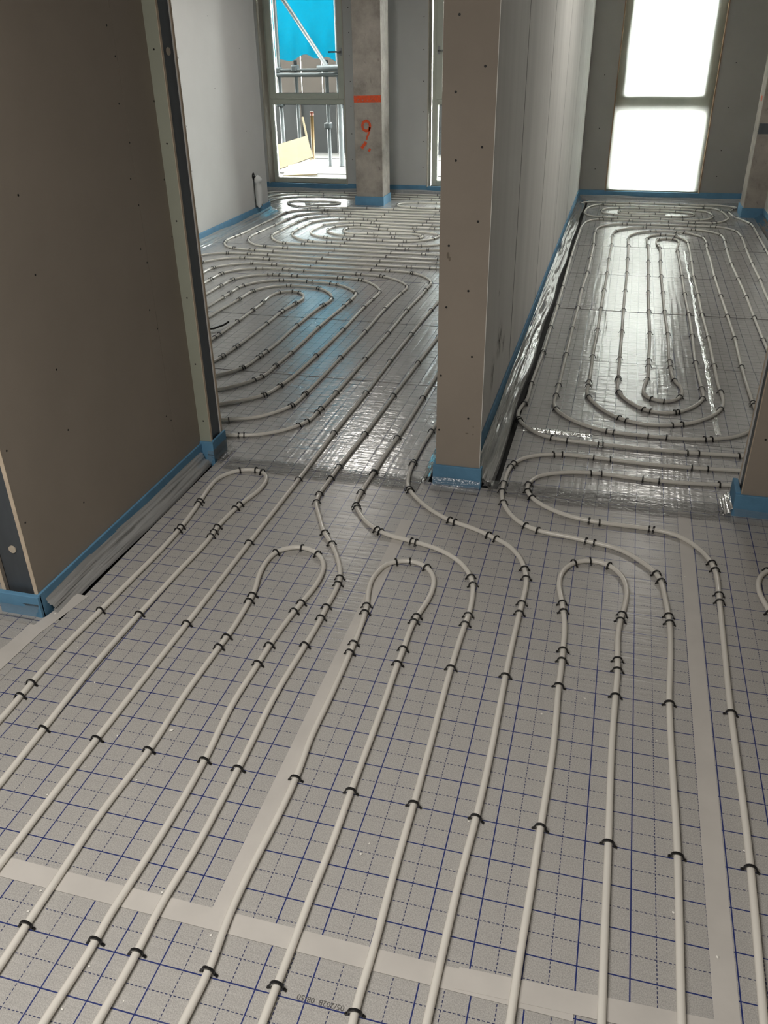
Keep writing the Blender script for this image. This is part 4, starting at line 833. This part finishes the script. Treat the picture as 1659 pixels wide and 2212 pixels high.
for pts, w in ((ring, .027), ([(-2.077, .765), (-2.085, .725), (-2.10, .690), (-2.112, .665), (-2.118, .645)], .020), ([(-2.122, .625), (-2.140, .600), (-2.160, .578), (-2.172, .562)], .030), ([(-2.098, .553), (-2.076, .541)], .032)):
    v, f = flat_stroke(pts, w)
    P_(mesh_obj('paint_mark', v, f, M['orange']), c1)['label'] = 'orange sprayed sign'
c2 = column(1.655, 1.950, 7.725, 8.025, 'square concrete column at far right of right room')
P_(boxes('paint_mark', [(1.6538, 1.6549, 7.83, 7.90, 1.005, 1.05)], M['orange']), c2)['label'] = 'orange sprayed dot'
P_(boxes('tape_patch', [(1.66, 1.95, 7.7235, 7.7248, .74, .83)], M['stud']), c2)['label'] = 'dark patch'

# ---------------------------------------------------------------- heating pipes
def smooth_path(pts, step=.02, sigma=.028):
    P = np.array(pts, float)
    keep = [0]
    for i in range(1, len(P)):
        if np.linalg.norm(P[i] - P[keep[-1]]) > .012:
            keep.append(i)
    P = P[keep]
    # centripetal-like Catmull-Rom, then a light blur that takes out tracing noise
    out = []
    for i in range(len(P) - 1):
        p0 = P[max(i - 1, 0)]; p1 = P[i]; p2 = P[i + 1]; p3 = P[min(i + 2, len(P) - 1)]
        d = np.linalg.norm(p2 - p1)
        def tan(a, b, c):
            l1, l2 = np.linalg.norm(b - a) + 1e-9, np.linalg.norm(c - b) + 1e-9
            t = ((b - a) / l1 * l2 + (c - b) / l2 * l1) / (l1 + l2)
            return t * d
        m1 = tan(p0, p1, p2) if i else (p2 - p1)
        m2 = tan(p1, p2, p3) if i + 2 < len(P) else (p2 - p1)
        n = max(2, int(d / .008))
        t = np.linspace(0, 1, n, endpoint=False)[:, None]
        out.append((2 * t**3 - 3 * t**2 + 1) * p1 + (t**3 - 2 * t**2 + t) * m1 + (-2 * t**3 + 3 * t**2) * p2 + (t**3 - t**2) * m2)
    Q = np.vstack(out + [P[-1:]])
    s = np.r_[0, np.cumsum(np.linalg.norm(np.diff(Q, axis=0), axis=1))]
    def resample(Q, s, st):
        u = np.linspace(0, s[-1], max(3, int(s[-1] / st)))
        return np.c_[np.interp(u, s, Q[:, 0]), np.interp(u, s, Q[:, 1])]
    Q = resample(Q, s, .01)
    k = np.arange(-9, 10) * .01
    w = np.exp(-.5 * (k / sigma) ** 2); w /= w.sum()
    pad = np.vstack([2 * Q[0] - Q[9:0:-1], Q, 2 * Q[-1] - Q[-2:-11:-1]])
    Q = np.c_[np.convolve(pad[:, 0], w, 'valid'), np.convolve(pad[:, 1], w, 'valid')]
    s = np.r_[0, np.cumsum(np.linalg.norm(np.diff(Q, axis=0), axis=1))]
    return resample(Q, s, step)

RP = .0083
def clip_mesh():
    path = [(-.0175, .0012), (-.0150, .0040), (-.0122, .0040), (-.0116, .0090)]
    for k in range(1, 8):
        a = math.pi - math.pi * k / 8
        path.append((.0114 * math.cos(a), .0092 + .0108 * math.sin(a)))
    path += [(.0116, .0090), (.0122, .0040), (.0150, .0040), (.0175, .0012)]
    th, hw = .0031, .0026
    v, f = [], []
    for i, (x, z) in enumerate(path):
        a = path[max(0, i - 1)]; b2 = path[min(len(path) - 1, i + 1)]
        dx, dz = b2[0] - a[0], b2[1] - a[1]
        L = math.hypot(dx, dz)
        nx_, nz_ = -dz / L, dx / L
        for s, y in ((0, -hw), (1, -hw), (1, hw), (0, hw)):
            v.append((x + nx_ * th * s, y, z + nz_ * th * s))
    n = len(path)
    for i in range(n - 1):
        for k in range(4):
            k2 = (k + 1) % 4
            f.append((4 * i + k, 4 * i + 4 + k, 4 * i + 4 + k2, 4 * i + k2))
    f += [(0, 1, 2, 3), (4 * n - 1, 4 * n - 2, 4 * n - 3, 4 * n - 4)]
    me = bpy.data.meshes.new('pipe_clip')
    me.from_pydata(v, [], f)
    me.materials.append(M['clip'])
    me.update()
    return me
CLIP = clip_mesh()

PIPE_LABELS = {
 'u1': 'white pipe loop with rounded end beside the left stub wall',
 'u2': 'white pipe loop just left of the left lengthwise floor tape',
 'u3': 'white pipe loop whose left leg lies on the left lengthwise tape',
 'u4': 'white pipe loop with rounded end in front of the right doorway',
 'u5': 'white pipe loop cut off by the right edge of the photo',
 'coil_a': 'white heating pipe coiled over near half of the left room floor',
 'coil_b': 'white pipe entering left doorway and running on as outer turn of the far coil',
 'coil_c': 'white pipe bending close round the left side of the middle partition',
 'coil_d': 'white pipe wound in an oval coil in front of the concrete column with orange paint',
 'coil_e': 'white pipe wound in a long oval coil covering the right room floor',
 'coil_f': 'white pipe in hall next to the right lengthwise tape, turning into right doorway',
 'row_a': 'white pipe row behind the painted column, third from the windows',
 'row_b': 'white pipe row behind the painted column, second from the windows',
 'row_c': 'white pipe row lying nearest the left room windows',
 'row_d': 'white pipe hairpin on floor right of the painted column',
}
for key, (pts, clips) in PIPES.items():
    Q = smooth_path(pts, sigma=.022)
    n = len(Q)
    ph = RND.uniform(0, 6)
    s = np.arange(n) * .02
    z = RP + .0006 + .0006 * np.sin(s * 3.1 + ph)
    v, f = tube(np.c_[Q, z], RP, 10)
    o = empty('heating_pipe')
    mesh_obj('tube', v, f, M['pipe'], o, smooth=True)
    tag(o, PIPE_LABELS[key], 'pipe', 'white underfloor heating pipes')
    Tn = np.gradient(Q, axis=0)
    for (cx, cy) in clips:
        i = int(((Q - (cx, cy)) ** 2).sum(1).argmin())
        a = math.atan2(Tn[i, 1], Tn[i, 0]) - math.pi / 2
        c = link(bpy.data.objects.new('pipe_clip', CLIP))
        c.parent = o
        # along the pipe, keep the traced spot
        u = Tn[i] / (np.linalg.norm(Tn[i]) + 1e-9)
        t = float(np.clip(np.dot(np.array((cx, cy)) - Q[i], u), -.012, .012))
        c.location = (Q[i, 0] + u[0] * t, Q[i, 1] + u[1] * t, 0.0)
        c.rotation_euler = (RND.uniform(-.10, .10), 0, a + RND.uniform(-.12, .12))

# ---------------------------------------------------------------- small things in the rooms
# wrapped conduit hanging out of the side wall
w = empty('wrapped_conduit', (-3.058, 6.93, .30))
tag(w, 'white plastic wrapped conduit stub hanging from hole in left room wall', 'conduit')
P_(disc_obj('wall_hole', (-3.058, 6.930, .385), .034, 0, 1, .0012, M['screw'], None, 18), w)
v, f = [], []
rr = random.Random(4)
prof = [(.392, .020, .016), (.375, .034, .028), (.352, .052, .036), (.330, .050, .034), (.318, .038, .030), (.270, .044, .032), (.200, .046, .032), (.150, .046, .030), (.125, .050, .030)]
NS = 16
for (z, ry, rx) in prof:
    for k in range(NS):
        a = 2 * math.pi * k / NS
        j = 1 + rr.uniform(-.14, .14)
        v.append((-3.058 + rx + rx * math.cos(a) * j * .96, 6.955 + ry * math.sin(a) * j, z + rr.uniform(-.004, .004) - (.035 * abs(math.sin(a * 1.5)) if z < .13 else 0)))
for i in range(len(prof) - 1):
    for k in range(NS):
        f.append((i * NS + k, i * NS + (k + 1) % NS, (i + 1) * NS + (k + 1) % NS, (i + 1) * NS + k))
P_(mesh_obj('plastic_wrap', v, f, M['plastic_bag'], smooth=True), w)
v, f = tube([(-3.09, 6.93, .385), (-3.045, 6.932, .383), (-3.03, 6.945, .36), (-3.028, 6.955, .30), (-3.028, 6.955, .17)], .014, 10)
P_(mesh_obj('hose', v, f, M['screw'], smooth=True), w)

# dark cable end by the left doorway
v, f = tube([(-1.98, 3.28, .012), (-1.90, 3.27, .012), (-1.84, 3.30, .014), (-1.80, 3.36, .022), (-1.785, 3.40, .030)], .006, 8)
tag(mesh_obj('cable_end', v, f, M['screw'], smooth=True), 'short dark cable end curling up between the left room pipes', 'cable')

# plaster crumbs on the foil
CR = CRUMBS
crm = []
for s in range(4):
    r2 = random.Random(50 + s)
    vv = [(r2.uniform(.7, 1.2) * a, r2.uniform(.6, 1.1) * b2, r2.uniform(.4, .8) * (c + .6)) for a, b2, c in [(1, 0, 0), (-1, 0, 0), (0, 1, 0), (0, -1, 0), (0, 0, .6), (0, 0, -.6)]]
    me = bpy.data.meshes.new('plaster_crumb')
    me.from_pydata([(a * .0035, b2 * .0035, max(0, c) * .0035) for a, b2, c in vv], [], [(0, 2, 4), (2, 1, 4), (1, 3, 4), (3, 0, 4), (2, 0, 5), (1, 2, 5), (3, 1, 5), (0, 3, 5)])
    me.materials.append(M['crumb'])
    crm.append(me)
for i, (x, y) in enumerate(CR):
    o = link(bpy.data.objects.new('plaster_crumb', crm[i % 4]))
    o.location = (x, y, .0006)
    sc = RND.uniform(.55, 1.25)
    if i == 0:
        sc = 2.0
    o.scale = (sc, sc, sc)
    o.rotation_euler = (0, 0, RND.uniform(0, 6))
    tag(o, 'large white plaster crumb by the left of the hall floor pipes' if i == 0 else 'tiny white plaster crumb on the gridded hall floor', 'crumb', None if i == 0 else 'plaster crumbs on hall floor')

# ---------------------------------------------------------------- outside the windows
structure(boxes('wall_outer', [(-14, 14, 8.62, 8.98, ZT + .13, 11.0), (-14, -4.2, 8.62, 8.98, -1.0, ZT + .13), (2.7, 14, 8.62, 8.98, -1.0, ZT + .13)], M['facade']), 'outer facade of the building above the windows', 'wall')
g = boxes('ground_outside', [(-30, 30, 8.95, 40, -1.0, -.9)], M['ground'])
structure(g, 'bare ground outside the building', 'ground')
d = empty('scaffold_deck', (-3.6, 11.5, -.1))
tag(d, 'grey plank deck outside the clear window', 'deck')
for i in range(9):
    y0 = 9.05 + i * .55
    P_(boxes('plank', [(-8.0, 3.0, y0, y0 + .53, -.14, -.10 - .004 * (i % 3))], M['plank'], bevel=.004), d)
def std_tube(name, p, r, mat, parent=None, n=10):
    v, f = tube(p, r, n)
    return mesh_obj(name, v, f, mat, parent, smooth=True)
sc = empty('scaffold', (-4.0, 11.5, -.1))
tag(sc, 'galvanised tube scaffold standing outside the clear window', 'scaffold')
for x, z1, r in [(-4.495, 5.0, .030), (-4.235, 1.30, .026), (-3.77, 1.30, .028), (-3.585, 5.0, .040), (-2.05, 5.0, .030), (-1.0, 5.0, .030), (-6.0, 5.0, .030)]:
    P_(std_tube('standard', [(x, 11.5, -.1), (x + .002, 11.5, z1 * .5), (x, 11.5, z1)], r, M['galv']), sc)
for z, y, x0, x1, r in [(1.175, 11.46, -6.2, .5, .022), (1.115, 11.44, -6.2, .5, .030), (.74, 11.55, -6.2, .5, .022), (3.1, 11.46, -6.2, .5, .03)]:
    P_(std_tube('ledger', [(x0, y, z), ((x0 + x1) / 2, y, z), (x1, y, z)], r, M['galv']), sc)
P_(std_tube('brace', [(-5.4, 11.40, 3.52), (-4.32, 11.40, 2.04), (-3.73, 11.40, 1.23)], .030, M['galv']), sc)
P_(std_tube('sleeve', [(-3.86, 11.38, 1.195), (-3.6, 11.38, 1.200), (-3.3, 11.38, 1.205)], .045, M['galv']), sc)
for x, z in [(-4.495, 1.17), (-4.235, 1.20), (-3.585, 1.15), (-4.495, .74), (-3.77, .45)]:
    P_(boxes('coupler', [(x - .045, x + .045, 11.42, 11.55, z - .04, z + .04)], M['galv'], bevel=.015), sc)

# blue tarpaulin
v, f = [], []
nx, nz = 90, 26
for j in range(nz + 1):
    for i in range(nx + 1):
        x = -5.9 + 4.1 * i / nx
        t = j / nz
        z = 1.31 + 3.5 * t + (.03 * math.sin(x * 7) + .025 * math.sin(x * 17) if j == 0 else 0)
        y = 12.15 + .05 * math.sin(x * 4.2) * (1 - .4 * t) + .03 * math.sin(x * 11 + t * 3) + (.03 * math.sin(x * 23) if j < 3 else 0)
        v.append((x, y, z))
for j in range(nz):
    for i in range(nx):
        a = j * (nx + 1) + i
        f.append((a, a + 1, a + nx + 2, a + nx + 1))
tag(mesh_obj('tarpaulin', v, f, M['tarp'], smooth=True), 'bright blue tarpaulin hanging behind the scaffold tubes', 'tarpaulin')

v, f = [], []  # added sheet that blocks the sky glare coming through the second window
for j in range(13):
    for i in range(25):
        x = -1.77 + 1.15 * i / 24
        z = 1.22 + 3.5 * j / 12
        v.append((x, 12.30 + .04 * math.sin(x * 9) + .02 * math.sin(x * 23 + z), z))
for j in range(12):
    for i in range(24):
        a = j * 25 + i
        f.append((a, a + 1, a + 26, a + 25))
tag(mesh_obj('glare_sheet', v, f, M['pale_sheet'], smooth=True), 'pale sheet added outside the window right of the column to cut sky glare', 'sheeting')

# timber, sheets and posts on the deck
def slab4(name, c4, th, mat, label, cat):
    """board given by its four corners, extruded backwards"""
    c4 = [np.array(c, float) for c in c4]
    nrm = np.cross(c4[1] - c4[0], c4[3] - c4[0]); nrm /= np.linalg.norm(nrm)
    if nrm[1] < 0: nrm = -nrm
    vv = [tuple(c) for c in c4] + [tuple(c + nrm * th) for c in c4]
    return tag(mesh_obj(name, vv, [(0, 1, 2, 3), (4, 7, 6, 5), (0, 4, 5, 1), (1, 5, 6, 2), (2, 6, 7, 3), (3, 7, 4, 0)], mat), label, cat)
slab4('plywood_sheet', [(-4.37, 10.85, -.085), (-3.86, 11.0, .08), (-3.99, 11.12, .345), (-4.46, 11.0, .22)], .02, M['ply'], 'pale plywood sheet leaning tilted outside the clear window', 'board')
slab4('plywood_sheet', [(-4.05, 10.25, -.072), (-3.62, 10.45, -.072), (-3.70, 10.72, .09), (-4.10, 10.62, .01)], .02, M['ply'], 'low pale plywood offcut lying below the leaning sheet', 'board')
po = empty('timber_post', (-4.07, 11.6, -.1))
tag(po, 'yellow post with orange ends standing behind the plywood', 'post')
P_(std_tube('post_shaft', [(-4.075, 11.62, -.04), (-4.07, 11.62, .3), (-4.066, 11.62, .58)], .026, M['post']), po)
P_(std_tube('post_cap', [(-4.066, 11.62, .575), (-4.066, 11.62, .60), (-4.066, 11.62, .625)], .030, M['post_end']), po)
P_(std_tube('post_foot', [(-4.076, 11.62, -.10), (-4.076, 11.62, -.06), (-4.075, 11.62, -.035)], .032, M['post_end']), po)
v, f = tube([(-4.18, 11.52, .56), (-4.10, 11.45, .28), (-4.02, 11.38, -.09)], .018, 4)
tag(mesh_obj('timber_lath', v, f, M['ply']), 'thin timber lath leaning against the yellow post', 'timber')
fe = empty('board_fence', (-4.4, 14.06, 0))
tag(fe, 'brown board fence beyond the scaffold', 'fence')
for i in range(9):
    x0 = -6.6 + i * .38
    P_(boxes('fence_board', [(x0, x0 + .365, 14.06, 14.09, -.9, 1.57)], M['fence']), fe)
pan = empty('sheet_hoarding', (-4.4, 13.0, -.1))
tag(pan, 'grey streaked sheet hoarding at back of the deck', 'hoarding')
for i in range(8):
    x0 = -6.6 + i * .62
    P_(boxes('hoarding_sheet', [(x0, x0 + .6, 13.0 + .02 * (i % 2), 13.02 + .02 * (i % 2), -.10, .74)], M['sheet_grey']), pan)
fa = empty('facade_opposite', (-2, 18, 0))
tag(fa, 'pale clad building facade far behind the scaffold', 'building')
for i in range(14):
    P_(boxes('cladding_board', [(-3.95, 6.0, 17.0, 17.04 + .01 * (i % 2), -.9 + i * .30, -.9 + i * .30 + .285)], M['facade']), fa)
